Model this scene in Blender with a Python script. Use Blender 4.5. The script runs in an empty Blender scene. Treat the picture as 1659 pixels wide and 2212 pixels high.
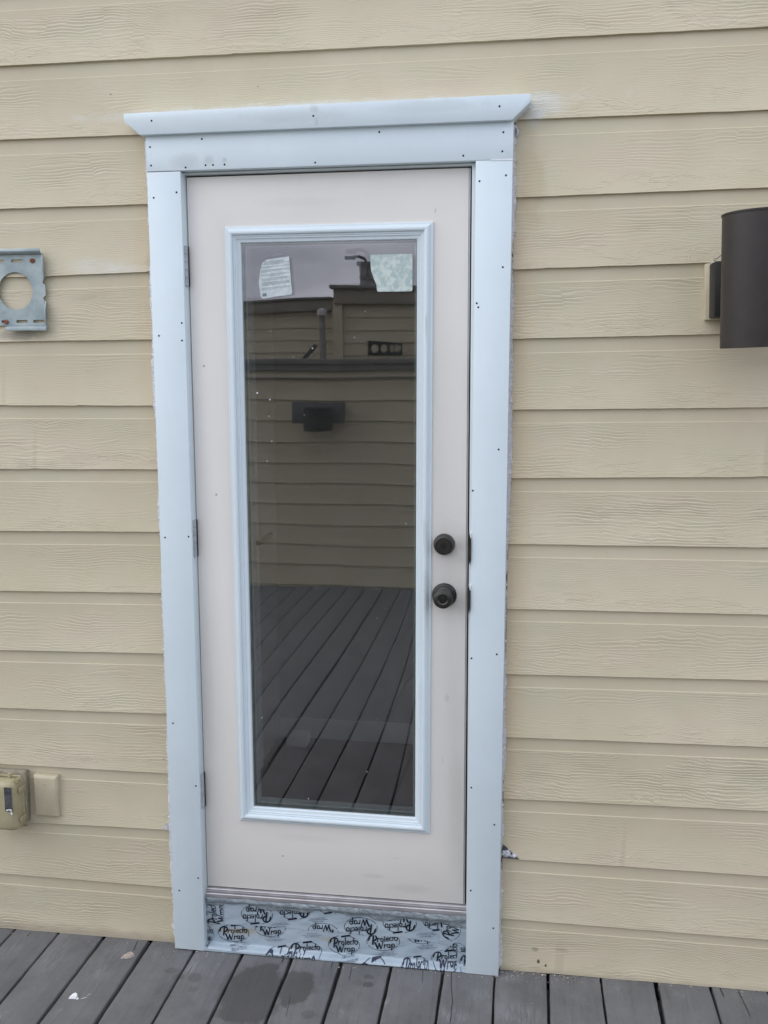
import bpy, bmesh, math, random
from mathutils import Vector, Matrix
random.seed(7)
scene = bpy.context.scene
C = scene.collection
R = math.radians

# ------------------------------------------------------------------ camera
cam_d = bpy.data.cameras.new('camera'); cam = bpy.data.objects.new('camera', cam_d); C.objects.link(cam)
yaw, pitch, roll = 0.1509, -0.1464, -0.0013
cy, sy, cp, sp = math.cos(yaw), math.sin(yaw), math.cos(pitch), math.sin(pitch)
fw = Vector((-sy*cp, cy*cp, sp)); r0 = Vector((cy, sy, 0)); u0 = r0.cross(fw)
rt = math.cos(roll)*r0 + math.sin(roll)*u0; up = -math.sin(roll)*r0 + math.cos(roll)*u0
m = Matrix((rt, up, -fw)).transposed().to_4x4(); m.translation = Vector((0.9048, -2.4854, 1.6818))
cam.matrix_world = m
cam_d.sensor_fit = 'VERTICAL'; cam_d.sensor_height = 36.0; cam_d.lens = 36.0*2042.9/2212.0
cam_d.clip_start = 0.05; cam_d.clip_end = 500
scene.camera = cam

# ------------------------------------------------------------------ world, sun, exposure
SUN_EL, SUN_AZ = R(40), R(262)       # azimuth clockwise from +y
w = bpy.data.worlds.new('World'); scene.world = w; w.use_nodes = True
nt = w.node_tree; N = nt.nodes; L = nt.links; N.clear()
out = N.new('ShaderNodeOutputWorld'); bg = N.new('ShaderNodeBackground')
sky = N.new('ShaderNodeTexSky'); sky.sky_type = 'NISHITA'; sky.sun_disc = False
sky.sun_elevation = SUN_EL; sky.sun_rotation = SUN_AZ; sky.dust_density = 2.0
tc = N.new('ShaderNodeTexCoord'); mp = N.new('ShaderNodeMapping'); mp.inputs['Scale'].default_value = (1.6, 1.6, 4.0)
nz = N.new('ShaderNodeTexNoise'); nz.inputs['Scale'].default_value = 2.6; nz.inputs['Detail'].default_value = 6; nz.inputs['Roughness'].default_value = .52
cr = N.new('ShaderNodeValToRGB')
cr.color_ramp.elements[0].position = .33; cr.color_ramp.elements[0].color = (3.6, 4.0, 5.0, 1)
cr.color_ramp.elements[1].position = .68; cr.color_ramp.elements[1].color = (9.6, 10.0, 11.4, 1)
mx = N.new('ShaderNodeMix'); mx.data_type = 'RGBA'; mx.inputs[0].default_value = .85
L.new(tc.outputs['Generated'], mp.inputs[0]); L.new(mp.outputs[0], nz.inputs['Vector']); L.new(nz.outputs['Fac'], cr.inputs[0])
L.new(sky.outputs[0], mx.inputs[6]); L.new(cr.outputs[0], mx.inputs[7]); L.new(mx.outputs[2], bg.inputs['Color'])
bg.inputs['Strength'].default_value = .1; L.new(bg.outputs[0], out.inputs[0])
sd = bpy.data.lights.new('sun', 'SUN'); sd.energy = 1.0; sd.angle = R(100); sd.color = (1, .96, .9)
sun = bpy.data.objects.new('sun', sd); C.objects.link(sun)
sv = Vector((math.sin(SUN_AZ)*math.cos(SUN_EL), math.cos(SUN_AZ)*math.cos(SUN_EL), math.sin(SUN_EL)))
sun.rotation_euler = (-sv).to_track_quat('-Z', 'Y').to_euler()
scene.view_settings.view_transform = 'Standard'; scene.view_settings.look = 'None'
scene.view_settings.exposure = 0.92; scene.view_settings.gamma = 1.0

# ------------------------------------------------------------------ helpers
def root(name, label, cat, loc=(0, 0, 0), group=None):
    o = bpy.data.objects.new(name, None); C.objects.link(o); o.location = loc
    o.empty_display_size = .05
    return tag(o, label, cat, group)
def tag(o, label, cat, group=None, kind=None):
    if label: o['label'] = label
    if cat: o['category'] = cat
    if group: o['group'] = group
    if kind: o['kind'] = kind
    return o
def origin_of(o):
    v = Vector((0, 0, 0))
    while o is not None: v += o.location; o = o.parent
    return v
class MB:
    def __init__(s): s.v = []; s.f = []; s.uv = {}
    def add(s, vs, fs):
        b = len(s.v); s.v += [tuple(q) for q in vs]; s.f += [tuple(b+i for i in f) for f in fs]
    def box(s, x0, x1, y0, y1, z0, z1):
        s.add([(x0,y0,z0),(x1,y0,z0),(x1,y1,z0),(x0,y1,z0),(x0,y0,z1),(x1,y0,z1),(x1,y1,z1),(x0,y1,z1)],
              [(0,3,2,1),(4,5,6,7),(0,1,5,4),(1,2,6,5),(2,3,7,6),(3,0,4,7)]); return s
    def prism_y(s, pts, y0, y1):
        n = len(pts)
        s.add([(x, y0, z) for x, z in pts]+[(x, y1, z) for x, z in pts],
              [tuple(range(n)), tuple(range(2*n-1, n-1, -1))]+[(i, i+n, (i+1) % n+n, (i+1) % n) for i in range(n)]); return s
    def prism_x(s, pts, x0, x1):
        n = len(pts)
        s.add([(x0, y, z) for y, z in pts]+[(x1, y, z) for y, z in pts],
              [tuple(range(n)), tuple(range(2*n-1, n-1, -1))]+[(i, i+n, (i+1) % n+n, (i+1) % n) for i in range(n)]); return s
    def lathe(s, prof, c, axis='y', n=40, cap=True):
        # prof: (radius, offset along axis)
        vs = []
        for r, h in prof:
            for k in range(n):
                a = 2*math.pi*k/n
                if axis == 'y': vs.append((c[0]+r*math.cos(a), c[1]+h, c[2]+r*math.sin(a)))
                else: vs.append((c[0]+r*math.cos(a), c[1]+r*math.sin(a), c[2]+h))
        fs = [(j*n+k, j*n+(k+1) % n, (j+1)*n+(k+1) % n, (j+1)*n+k) for j in range(len(prof)-1) for k in range(n)]
        if cap: fs += [tuple(range(n)), tuple((len(prof)-1)*n+k for k in range(n-1, -1, -1))]
        s.add(vs, fs); return s
    def tube(s, pts, r, n=8):
        pts = [Vector(p) for p in pts]; rings = []
        for i, p in enumerate(pts):
            d = (pts[min(i+1, len(pts)-1)]-pts[max(i-1, 0)]).normalized()
            a = d.orthogonal().normalized() if abs(d.z) < .9 else d.cross(Vector((1, 0, 0))).normalized()
            b = d.cross(a)
            rings.append([p+a*r*math.cos(2*math.pi*k/n)+b*r*math.sin(2*math.pi*k/n) for k in range(n)])
        vs = [q for ring in rings for q in ring]
        fs = [(i*n+k, i*n+(k+1) % n, (i+1)*n+(k+1) % n, (i+1)*n+k) for i in range(len(pts)-1) for k in range(n)]
        fs += [tuple(range(n)), tuple((len(pts)-1)*n+k for k in range(n-1, -1, -1))]
        s.add(vs, fs); return s
    def build(s, name, mat, parent=None, bevel=0, smooth=False, seg=2, fix=True, angle=35):
        o0 = origin_of(parent)
        me = bpy.data.meshes.new(name); me.from_pydata([Vector(q)-o0 for q in s.v], [], s.f); me.update()
        if fix:
            bm = bmesh.new(); bm.from_mesh(me); bmesh.ops.recalc_face_normals(bm, faces=bm.faces)
            if bevel:
                ed = [e for e in bm.edges if len(e.link_faces) == 2 and e.calc_face_angle(0) > R(30)]
                bmesh.ops.bevel(bm, geom=ed, offset=bevel, segments=seg, affect='EDGES', profile=.5, clamp_overlap=True)
            bm.to_mesh(me); bm.free()
        if smooth or bevel:
            me.shade_smooth(); 
            try: me.set_sharp_from_angle(angle=R(angle))
            except Exception: pass
        me.materials.append(mat)
        o = bpy.data.objects.new(name, me); C.objects.link(o); o.parent = parent
        return o

def mat(name): 
    mt = bpy.data.materials.new(name); mt.use_nodes = True
    t = mt.node_tree; b = t.nodes['Principled BSDF']; return mt, t, b
class NG:
    """tiny node-graph helper"""
    def __init__(s, t): s.t = t
    def n(s, kind, **kw):
        x = s.t.nodes.new(kind)
        for k, v in kw.items(): setattr(x, k, v)
        return x
    def link(s, a, b): s.t.links.new(a, b)
    def val(s, a, inp):
        if hasattr(a, 'links') or hasattr(a, 'is_linked'): s.link(a, inp)
        else: inp.default_value = a
    def math(s, op, a, b=0.0, c=0.0, clamp=False):
        x = s.n('ShaderNodeMath', operation=op, use_clamp=clamp)
        s.val(a, x.inputs[0]); s.val(b, x.inputs[1]); s.val(c, x.inputs[2]); return x.outputs[0]
    def noise(s, vec, scale, detail=3, rough=.5, dim='3D', dist=0):
        x = s.n('ShaderNodeTexNoise', noise_dimensions=dim); s.link(vec, x.inputs['Vector'])
        x.inputs['Scale'].default_value = scale; x.inputs['Detail'].default_value = detail
        x.inputs['Roughness'].default_value = rough; x.inputs['Distortion'].default_value = dist; return x.outputs['Fac']
    def mapping(s, vec, sc=(1, 1, 1), loc=(0, 0, 0)):
        x = s.n('ShaderNodeMapping'); s.link(vec, x.inputs[0]); x.inputs['Scale'].default_value = sc; x.inputs['Location'].default_value = loc; return x.outputs[0]
    def ramp(s, f, p0, p1, c0=0.0, c1=1.0):
        x = s.n('ShaderNodeMapRange', interpolation_type='SMOOTHSTEP'); s.val(f, x.inputs[0])
        x.inputs[1].default_value = p0; x.inputs[2].default_value = p1; x.inputs[3].default_value = c0; x.inputs[4].default_value = c1; return x.outputs[0]
    def mix(s, f, a, b, blend='MIX'):
        x = s.n('ShaderNodeMix', data_type='RGBA', blend_type=blend); s.val(f, x.inputs[0])
        for q, i in ((a, 6), (b, 7)):
            if isinstance(q, tuple): x.inputs[i].default_value = (*q, 1)
            else: s.link(q, x.inputs[i])
        return x.outputs[2]
    def bump(s, h, dist, strength=1.0, normal=None):
        x = s.n('ShaderNodeBump'); s.link(h, x.inputs['Height']); x.inputs['Distance'].default_value = dist; x.inputs['Strength'].default_value = strength
        if normal is not None: s.link(normal, x.inputs['Normal'])
        return x.outputs[0]
    def blob(s, pos, cx, cz, rx, rz, plane='xz', soft=.35, noise=None, amt=.5):
        """1 inside an irregular ellipse on a plane"""
        sx = s.n('ShaderNodeSeparateXYZ'); s.link(pos, sx.inputs[0])
        a = sx.outputs[0]; b = sx.outputs[2] if plane == 'xz' else sx.outputs[1]
        dx = s.math('MULTIPLY', s.math('SUBTRACT', a, cx), 1/rx); dz = s.math('MULTIPLY', s.math('SUBTRACT', b, cz), 1/rz)
        d = s.math('SQRT', s.math('ADD', s.math('MULTIPLY', dx, dx), s.math('MULTIPLY', dz, dz)))
        if noise is not None: d = s.math('ADD', d, s.math('MULTIPLY', s.math('SUBTRACT', noise, .5), amt*2))
        return s.ramp(d, 1-soft, 1+soft, 1.0, 0.0)

def simple(name, col, rough=.5, metal=0, var=.05, vscale=9, bump=0, bscale=200, spec=None):
    mt, t, b = mat(name); g = NG(t); tcn = g.n('ShaderNodeNewGeometry').outputs['Position']
    n1 = g.noise(tcn, vscale, 4)
    c2 = tuple(c*(1-2*var) for c in col); c1 = tuple(min(1, c*(1+2*var)) for c in col)
    g.link(g.mix(g.ramp(n1, .3, .7), c2, c1), b.inputs['Base Color'])
    g.link(g.math('ADD', rough-.05, g.math('MULTIPLY', n1, .1)), b.inputs['Roughness']); b.inputs['Metallic'].default_value = metal
    if spec is not None: b.inputs['Specular IOR Level'].default_value = spec
    if bump: g.link(g.bump(g.noise(tcn, bscale, 3), bump), b.inputs['Normal'])
    return mt

# ------------------------------------------------------------------ materials
EXPO = 0.1778
def siding_material(name, E, stains=False, base=(.583, .522, .370)):
    mt, t, b = mat(name); g = NG(t)
    uv = g.n('ShaderNodeUVMap'); uv.uv_map = 'UVMap'
    sp_ = g.n('ShaderNodeSeparateXYZ'); g.link(uv.outputs[0], sp_.inputs[0]); u, v = sp_.outputs[0], sp_.outputs[1]
    pos = g.n('ShaderNodeNewGeometry').outputs['Position']
    uvv = uv.outputs[0]
    # broad warp of the grain
    w1 = g.noise(g.mapping(uvv, (3.2, 11, 1)), 1.0, 3, .5)
    w1b = g.noise(g.mapping(uvv, (14, 26, 1), (5.1, 2.2, 0)), 1.0, 2, .5)
    # columns: rows of grain step up and down at irregular columns
    jit = g.noise(g.mapping(uvv, (9, 5, 1), (3, 9, 0)), 1.0, 2)
    uc = g.math('ADD', g.math('MULTIPLY', u, 17), g.math('MULTIPLY', jit, 2.6))
    cell = g.math('FLOOR', uc); fr = g.math('FRACT', uc)
    wn = g.n('ShaderNodeTexWhiteNoise', noise_dimensions='1D'); g.link(cell, wn.inputs['W'])
    tilt = g.math('MULTIPLY', g.math('SUBTRACT', fr, .5), g.math('MULTIPLY', g.math('SUBTRACT', wn.outputs['Value'], .25), .0065))
    off = g.math('ADD', tilt, g.math('MULTIPLY', wn.outputs['Value'], .0024))
    ph = g.math('ADD', g.math('ADD', v, off), g.math('ADD', g.math('MULTIPLY', w1, .062), g.math('MULTIPLY', w1b, .006)))
    phs = g.math('MULTIPLY', ph, 1/.0088)
    fz = g.math('FRACT', phs)
    # asymmetric tooth: slow rise, quick drop
    tooth = g.math('MULTIPLY', g.ramp(fz, 0, .72), g.ramp(fz, .78, .99, 1.0, 0.0))
    fine = g.math('FRACT', g.math('MULTIPLY', ph, 1/.0047)); fine = g.math('MULTIPLY', g.ramp(fine, 0, .7), g.ramp(fine, .75, 1, 1., 0.))
    sel = g.ramp(g.noise(g.mapping(uvv, (2.1, 9, 1), (7, 1, 0)), 1.0, 2), .42, .58)
    rid = g.math('ADD', g.math('MULTIPLY', tooth, sel), g.math('MULTIPLY', g.math('MULTIPLY', fine, .45), g.math('SUBTRACT', 1.0, sel)))
    amp = g.ramp(g.noise(g.mapping(uvv, (5, 16, 1), (1, 4, 0)), 1.0, 3, .6), .36, .66, .1, 1.0)
    wb = g.n('ShaderNodeTexWhiteNoise', noise_dimensions='1D'); g.link(g.math('FLOOR', g.math('MULTIPLY', u, .1)), wb.inputs['W'])
    grain = g.math('MULTIPLY', g.math('MULTIPLY', rid, amp), g.math('ADD', .45, g.math('MULTIPLY', wb.outputs['Value'], .8)))
    # broken flakes in the lower half
    fl = g.noise(g.mapping(uvv, (34, 120, 1)), 1.0, 4, .62, dist=1.2)
    fl = g.noise(g.mapping(uvv, (16, 62, 1)), 1.0, 2, .5, dist=.8)
    flk = g.math('MULTIPLY', g.math('MULTIPLY', g.ramp(g.math('ABSOLUTE', g.math('SUBTRACT', fl, .52)), .0, .035, 1.0, 0.0), g.ramp(v, .02, .10, .5, .0)), g.ramp(g.noise(g.mapping(uvv, (7, 20, 1), (4, 4, 0)), 1.0, 2), .45, .6))
    mask = g.math('MULTIPLY', g.ramp(v, .765*E, .785*E, 1.0, 0.0), g.ramp(v, .0, .006))
    h = g.math('MULTIPLY', g.math('ADD', grain, flk), mask)
    pn = g.noise(g.mapping(uvv, (260, 260, 1)), 1.0, 2)
    h2 = g.math('ADD', h, g.math('MULTIPLY', pn, .05))
    g.link(g.bump(h2, .00110, 1.0), b.inputs['Normal'])
    # paint colour
    c_v = g.noise(pos, 2.3, 4, .6); c_f = g.noise(pos, 38, 3, .6)
    col = g.mix(g.ramp(c_v, .3, .7), tuple(q*.93 for q in base), (base[0]*1.04, base[1]*1.05, base[2]*1.09))
    col = g.mix(g.math('MULTIPLY', g.ramp(c_f, .55, .8), .22), col, (base[0]*.92, base[1]*.84, base[2]*.78))
    hz1 = g.noise(g.mapping(pos, (1.2, 1, 3)), 2.6, 3, .5); hz2 = g.noise(g.mapping(pos, (1, 1, 2), (4, 2, 9)), 5.5, 3, .5)
    col = g.mix(g.math('MULTIPLY', g.ramp(hz1, .5, .68), .5), col, (base[0]*1.03, base[1]*.965, base[2]*1.05))
    col = g.mix(g.math('MULTIPLY', g.ramp(hz2, .5, .7), .45), col, (base[0]*.955, base[1]*1.0, base[2]*1.02))
    wnb = g.n('ShaderNodeTexWhiteNoise', noise_dimensions='1D'); g.link(g.math('FLOOR', g.math('MULTIPLY', u, .1)), wnb.inputs['W'])
    col = g.mix(g.math('MULTIPLY', wnb.outputs['Value'], .1), col, (base[0]*.86, base[1]*.86, base[2]*.9))
    # faint dirt flecks and drips
    fd = g.noise(pos, 420, 2); col = g.mix(g.math('MULTIPLY', g.ramp(fd, .78, .84), .5), col, (.2, .17, .13))
    if stains:
        sm = g.noise(pos, 26, 5, .65)
        white = (.66, .68, .66)
        for cx, cz, rx, rz, k in ((.36, 2.352, .55, .014, .5), (.925, 2.335, .05, .026, .45), (.905, 2.312, .025, .022, .5), (-.152, 2.338, .010, .008, .7),
                                  (-.26, 1.965, .07, .022, .28), (-.17, 1.958, .06, .012, .25)):
            col = g.mix(g.math('MULTIPLY', g.blob(pos, cx, cz, rx, rz, 'xz', .5, sm, .9), k), col, white)
        # brownish tint beside the casing, darker patches near the bracket, grease spots
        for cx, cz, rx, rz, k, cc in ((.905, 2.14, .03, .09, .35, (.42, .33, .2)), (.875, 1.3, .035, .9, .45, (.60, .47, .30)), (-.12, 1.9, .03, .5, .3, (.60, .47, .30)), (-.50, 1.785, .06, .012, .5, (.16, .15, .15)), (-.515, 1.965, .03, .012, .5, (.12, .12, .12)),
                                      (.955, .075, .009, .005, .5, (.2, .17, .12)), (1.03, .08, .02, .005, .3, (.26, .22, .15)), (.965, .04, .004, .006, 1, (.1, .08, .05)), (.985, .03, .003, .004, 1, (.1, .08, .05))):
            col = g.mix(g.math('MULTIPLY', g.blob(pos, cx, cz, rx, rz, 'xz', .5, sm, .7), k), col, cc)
        # darker brown towards the foot of the siding
        sxx = g.n('ShaderNodeSeparateXYZ'); g.link(pos, sxx.inputs[0])
        gr = g.math('MULTIPLY', g.ramp(g.math('ADD', sxx.outputs[2], g.math('MULTIPLY', g.noise(g.mapping(pos, (20, 1, 60)), 1.0, 4), .03)), .012, .045, 1, 0), .55)
        col = g.mix(gr, col, (.27, .22, .17))
    g.link(col, b.inputs['Base Color']); b.inputs['Roughness'].default_value = .62
    b.inputs['Specular IOR Level'].default_value = .35
    return mt
M_siding = siding_material('painted_siding', EXPO, True)
M_siding2 = siding_material('opposite_siding', .163)

def trim_material(name, col, smudge=(), rough=.42, warm=0):
    mt, t, b = mat(name); g = NG(t); pos = g.n('ShaderNodeNewGeometry').outputs['Position']
    n1 = g.noise(pos, 3.0, 4, .6); n2 = g.noise(g.mapping(pos, (1, 1, .12)), 60, 3)
    c = g.mix(g.ramp(n1, .3, .7), tuple(q*.97 for q in col), tuple(min(1, q*1.03) for q in col))
    c = g.mix(g.math('MULTIPLY', g.ramp(n2, .5, .8), .25), c, tuple(q*.93 for q in col))
    sm = g.noise(pos, 30, 5, .65)
    for cx, cz, rx, rz, k in smudge:
        c = g.mix(g.math('MULTIPLY', g.blob(pos, cx, cz, rx, rz, 'xz', .55, sm, .9), k), c, (.36, .40, .38))
    g.link(c, b.inputs['Base Color']); b.inputs['Roughness'].default_value = rough
    g.link(g.bump(g.noise(pos, 300, 3), .0003), b.inputs['Normal'])
    return mt
M_trim = trim_material('white_trim', (.66, .75, .79), ((.012, 2.226, .032, .017, .28), (.075, 2.226, .012, .009, .35), (.118, 2.224, .006, .005, .4), (.30, 2.322, .11, .014, .22), (.358, 2.335, .01, .008, .35), (.364, 2.305, .004, .008, .3), (.66, 2.33, .12, .012, .2)))
M_jamb = trim_material('jamb_paint', (.62, .68, .69), rough=.5)
M_frame = trim_material('glass_frame_white', (.66, .745, .785), ((.645, 1.09, .008, .06, .4), (.64, 1.25, .006, .05, .3), (.64, 1.80, .002, .04, .5), (.63, .8, .006, .05, .12)), rough=.36)
def slab_material():
    mt, t, b = mat('door_primer'); g = NG(t); pos = g.n('ShaderNodeNewGeometry').outputs['Position']
    n1 = g.noise(pos, 2.0, 4, .6)
    c = g.mix(g.ramp(n1, .3, .7), (.72, .695, .65), (.755, .73, .685))
    n3 = g.noise(pos, 14, 5, .6); c = g.mix(g.math('MULTIPLY', g.ramp(n3, .55, .8), .25), c, (.68, .65, .605))
    sm = g.noise(pos, 60, 4, .65)
    for cx, cz, rx, rz, k in ((.035, 1.70, .003, .003, .9), (.66, 2.09, .0016, .006, .5), (.23, .30, .004, .0018, .8), (.70, .80, .006, .01, .2), (.745, 1.23, .02, .02, .1), (.06, 1.35, .003, .003, .8), (.5, .26, .03, .006, .15), (.70, 1.16, .05, .12, .10), (.60, .23, .05, .012, .14), (.30, .36, .08, .01, .08), (.73, .5, .02, .12, .08), (.02, .8, .015, .2, .08), (.30, 2.12, .10, .012, .07), (.69, .62, .002, .010, .2), (.56, .32, .010, .0015, .25)):
        c = g.mix(g.math('MULTIPLY', g.blob(pos, cx, cz, rx, rz, 'xz', .5, sm, .7), k), c, (.3, .28, .24))
    g.link(c, b.inputs['Base Color']); b.inputs['Roughness'].default_value = .5
    g.link(g.bump(g.noise(pos, 500, 2), .0002), b.inputs['Normal']); return mt
M_slab = slab_material()
def caulk_material():
    mt, t, b = mat('caulk'); g = NG(t); pos = g.n('ShaderNodeNewGeometry').outputs['Position']
    n1 = g.noise(g.mapping(pos, (1, 1, .6)), 130, 4, .7)
    g.link(g.mix(g.ramp(n1, .35, .7), (.50, .51, .54), (.74, .75, .77)), b.inputs['Base Color'])
    b.inputs['Roughness'].default_value = .4; g.link(g.bump(n1, .004), b.inputs['Normal']); return mt
M_caulk = caulk_material()
def deck_material():
    mt, t, b = mat('deck_paint'); g = NG(t); pos = g.n('ShaderNodeNewGeometry').outputs['Position']
    uv = g.n('ShaderNodeUVMap'); uv.uv_map = 'UVMap'
    gr = g.noise(g.mapping(uv.outputs[0], (70, 5, 1)), 1.0, 5, .6, dist=.6)
    n1 = g.noise(pos, 5, 5, .65); n2 = g.noise(pos, 24, 5, .65)
    c = g.mix(g.ramp(n1, .3, .7), (.110, .111, .112), (.165, .166, .168))
    c = g.mix(g.math('MULTIPLY', g.ramp(gr, .45, .75), .35), c, (.066, .064, .064))
    c = g.mix(g.math('MULTIPLY', g.ramp(g.noise(pos, 13, 6, .7), .42, .7), .45), c, (.155, .157, .162))
    c = g.mix(g.math('MULTIPLY', g.ramp(g.noise(pos, 210, 4, .7), .5, .75), .35), c, (.2, .2, .205))
    # worn lighter scuffs, running along and across the boards
    sc = g.noise(g.mapping(uv.outputs[0], (26, 10, 1), (3, 3, 0)), 1.0, 7, .72)
    c = g.mix(g.math('MULTIPLY', g.math('MULTIPLY', g.ramp(sc, .58, .76), g.ramp(n1, .35, .62)), .65), c, (.34, .34, .35))
    # warm worn edge tint
    c = g.mix(g.math('MULTIPLY', g.ramp(n2, .55, .8), .25), c, (.155, .125, .11))
    # white paint specks
    vo = g.n('ShaderNodeTexVoronoi'); g.link(g.mapping(pos, (1, .8, 1)), vo.inputs['Vector']); vo.inputs['Scale'].default_value = 55
    spk = g.math('MULTIPLY', g.ramp(g.math('ADD', vo.outputs['Distance'], g.math('MULTIPLY', g.noise(pos, 300, 2), .1)), .09, .13, 1, 0), g.ramp(g.noise(pos, 31, 2), .55, .62))
    c = g.mix(g.math('MULTIPLY', spk, .8), c, (.55, .56, .57))
    # damp patches
    dn = g.noise(pos, 16, 4, .6); dp = None
    for cx, cy_, rx, ry, k in ((.19, -.19, .085, .13, .9), (.30, -.155, .055, .075, .9), (.12, -.17, .03, .07, .4), (.498, -.115, .014, .012, .8), (.495, -.08, .014, .01, .6), (.47, -.11, .02, .012, .2),
                               (.36, -.26, .02, .02, .5), (-.07, -.13, .02, .014, .5), (.01, -.15, .02, .02, .5), (.02, -.2, .014, .012, .4), (-.04, -.155, .018, .012, .35)):
        bl = g.math('MULTIPLY', g.blob(pos, cx, cy_, rx, ry, 'xy', .12, dn, .55), k)
        dp = bl if dp is None else g.math('MAXIMUM', dp, bl)
    c = g.mix(g.math('MULTIPLY', dp, .8), c, (.060, .056, .052))
    sn = g.noise(g.mapping(pos, (1, .16, 1)), 120, 6, .8)
    for cx, cy_, rx, ry, k in ((-.019, -.105, .03, .035, .9), (-.43, -.12, .03, .1, .5), (-.45, -.05, .03, .05, .35), (-.27, -.14, .05, .07, .5), (-.26, -.05, .05, .04, .4), (.738, -.21, .05, .03, .8), (.91, -.185, .07, .05, .7), (-.14, -.06, .03, .03, .4),
                               (.88, -.03, .04, .025, .7), (.98, -.06, .05, .05, .35), (1.18, -.05, .02, .03, .5), (1.35, -.04, .03, .02, .5), (-.58, -.08, .05, .05, .35), (.82, -.13, .05, .05, .4)):
        bl = g.math('MULTIPLY', g.blob(pos, cx, cy_, rx, ry, 'xy', .6, sn, 1.3), k)
        c = g.mix(g.math('MULTIPLY', g.math('MULTIPLY', bl, .7), g.ramp(sn, .42, .72)), c, (.36, .37, .40))
    g.link(c, b.inputs['Base Color']); g.link(g.ramp(dp, 0, 1, .62, .42), b.inputs['Roughness'])
    hh = g.math('ADD', g.math('MULTIPLY', gr, .6), g.math('MULTIPLY', n2, .5))
    g.link(g.bump(hh, .0022), b.inputs['Normal']); return mt
M_deck = deck_material()
M_dark = simple('dark_void', (.01, .01, .01), .9)
M_ground = simple('earth', (.06, .05, .04), .95, bump=.01, bscale=20)
M_lamp = simple('bronze_powder_coat', (.026, .0205, .018), .5, 0, .06, 30, .0004, 700)
M_lampbox = simple('black_powder_coat', (.008, .008, .008), .55, 0, .06, 30, .0004, 700)
M_lock = simple('oil_rubbed_bronze', (.045, .043, .038), .3, .5, .1, 40)
M_lockdark = simple('keyway_black', (.006, .006, .006), .4)
M_hinge = simple('satin_nickel', (.38, .415, .44), .42, .1, .06, 60)
M_alu = simple('threshold_aluminium', (.46, .445, .455), .36, .5, .06, 18, .0004, 300)
M_galv = None
def galv():
    mt, t, b = mat('galvanised_steel'); g = NG(t); pos = g.n('ShaderNodeNewGeometry').outputs['Position']
    n = g.noise(pos, 16, 5, .6); n2 = g.noise(pos, 90, 3)
    c = g.mix(g.ramp(n, .3, .7), (.24, .30, .32), (.40, .46, .46)); c = g.mix(g.math('MULTIPLY', g.ramp(n2, .5, .8), .3), c, (.3, .33, .3))
    g.link(c, b.inputs['Base Color']); b.inputs['Metallic'].default_value = .35; b.inputs['Roughness'].default_value = .5; return mt
M_galv = galv()
M_rust = simple('rusty_screw', (.24, .075, .045), .8, 0, .25, 300, .0006, 500)
M_blank = simple('painted_cover', (.535, .478, .338), .5, 0, .03, 20, .0002, 300)
def yellow_plastic():
    mt, t, b = mat('yellowed_plastic'); g = NG(t); pos = g.n('ShaderNodeNewGeometry').outputs['Position']
    n = g.noise(pos, 22, 4, .6); s2 = g.noise(pos, 140, 5, .7)
    c = g.mix(g.ramp(n, .3, .7), (.40, .345, .20), (.47, .42, .27)); c = g.mix(g.math('MULTIPLY', g.ramp(s2, .62, .75), .45), c, (.5, .5, .36))
    g.link(c, b.inputs['Base Color']); b.inputs['Roughness'].default_value = .32
    b.inputs['Transmission Weight'].default_value = .12; b.inputs['IOR'].default_value = 1.45; return mt
M_yel = yellow_plastic()
M_greyplast = simple('grey_smoked_window', (.07, .075, .08), .25, 0, .2, 80)
M_recept = simple('weathered_box', (.30, .27, .20), .6, 0, .1, 60)
M_white = simple('white_paint_chip', (.78, .80, .80), .5)
M_chip = simple('stone_chip', (.42, .36, .31), .8, 0, .1, 120, .002, 200)
M_weather = simple('bronze_weatherstrip', (.02, .018, .016), .6)
def glass_mat(name, fac, tint):
    mt, t, b = mat(name); t.nodes.remove(b); g = NG(t)
    o = t.nodes['Material Output']; tr = g.n('ShaderNodeBsdfTransparent'); tr.inputs[0].default_value = (*tint, 1)
    gl = g.n('ShaderNodeBsdfGlossy'); gl.inputs['Roughness'].default_value = .0; gl.inputs['Color'].default_value = (1, .945, .955, 1)
    fr = g.n('ShaderNodeFresnel'); fr.inputs['IOR'].default_value = 1.3
    mx_ = g.n('ShaderNodeMixShader'); g.link(g.math('ADD', fr.outputs[0], fac-.017), mx_.inputs[0])
    g.link(tr.outputs[0], mx_.inputs[1]); g.link(gl.outputs[0], mx_.inputs[2]); g.link(mx_.outputs[0], o.inputs['Surface']); return mt
M_glassA = glass_mat('outer_glass', .155, (.80, .83, .82))
M_glassB = glass_mat('inner_glass', .095, (.80, .83, .82))
M_spacer = simple('greenish_glass_edge', (.20, .26, .235), .35, .3, .1, 30)
def paper_mat(name, green):
    mt, t, b = mat(name); g = NG(t); pos = g.n('ShaderNodeNewGeometry').outputs['Position']
    n = g.noise(pos, 45, 5, .7)
    a, c2 = ((.50, .56, .57), (.60, .66, .67)) if not green else ((.40, .50, .49), (.60, .67, .62))
    g.link(g.mix(g.ramp(n, .44, .6), a, c2), b.inputs['Base Color']); b.inputs['Roughness'].default_value = .75
    if not green: g.link(g.bump(g.noise(pos, 25, 3, .6), .006), b.inputs['Normal'])
    return mt
M_paperA = paper_mat('printed_paper', False); M_paperB = paper_mat('glue_stained_paper', True)
M_ink = simple('grey_print', (.16, .21, .22), .7)
M_inkw = simple('pale_print', (.42, .45, .48), .7)
M_inkblue = simple('navy_print', (.028, .035, .07), .45)
M_inksoft = simple('faded_navy_print', (.085, .10, .145), .5)
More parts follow.
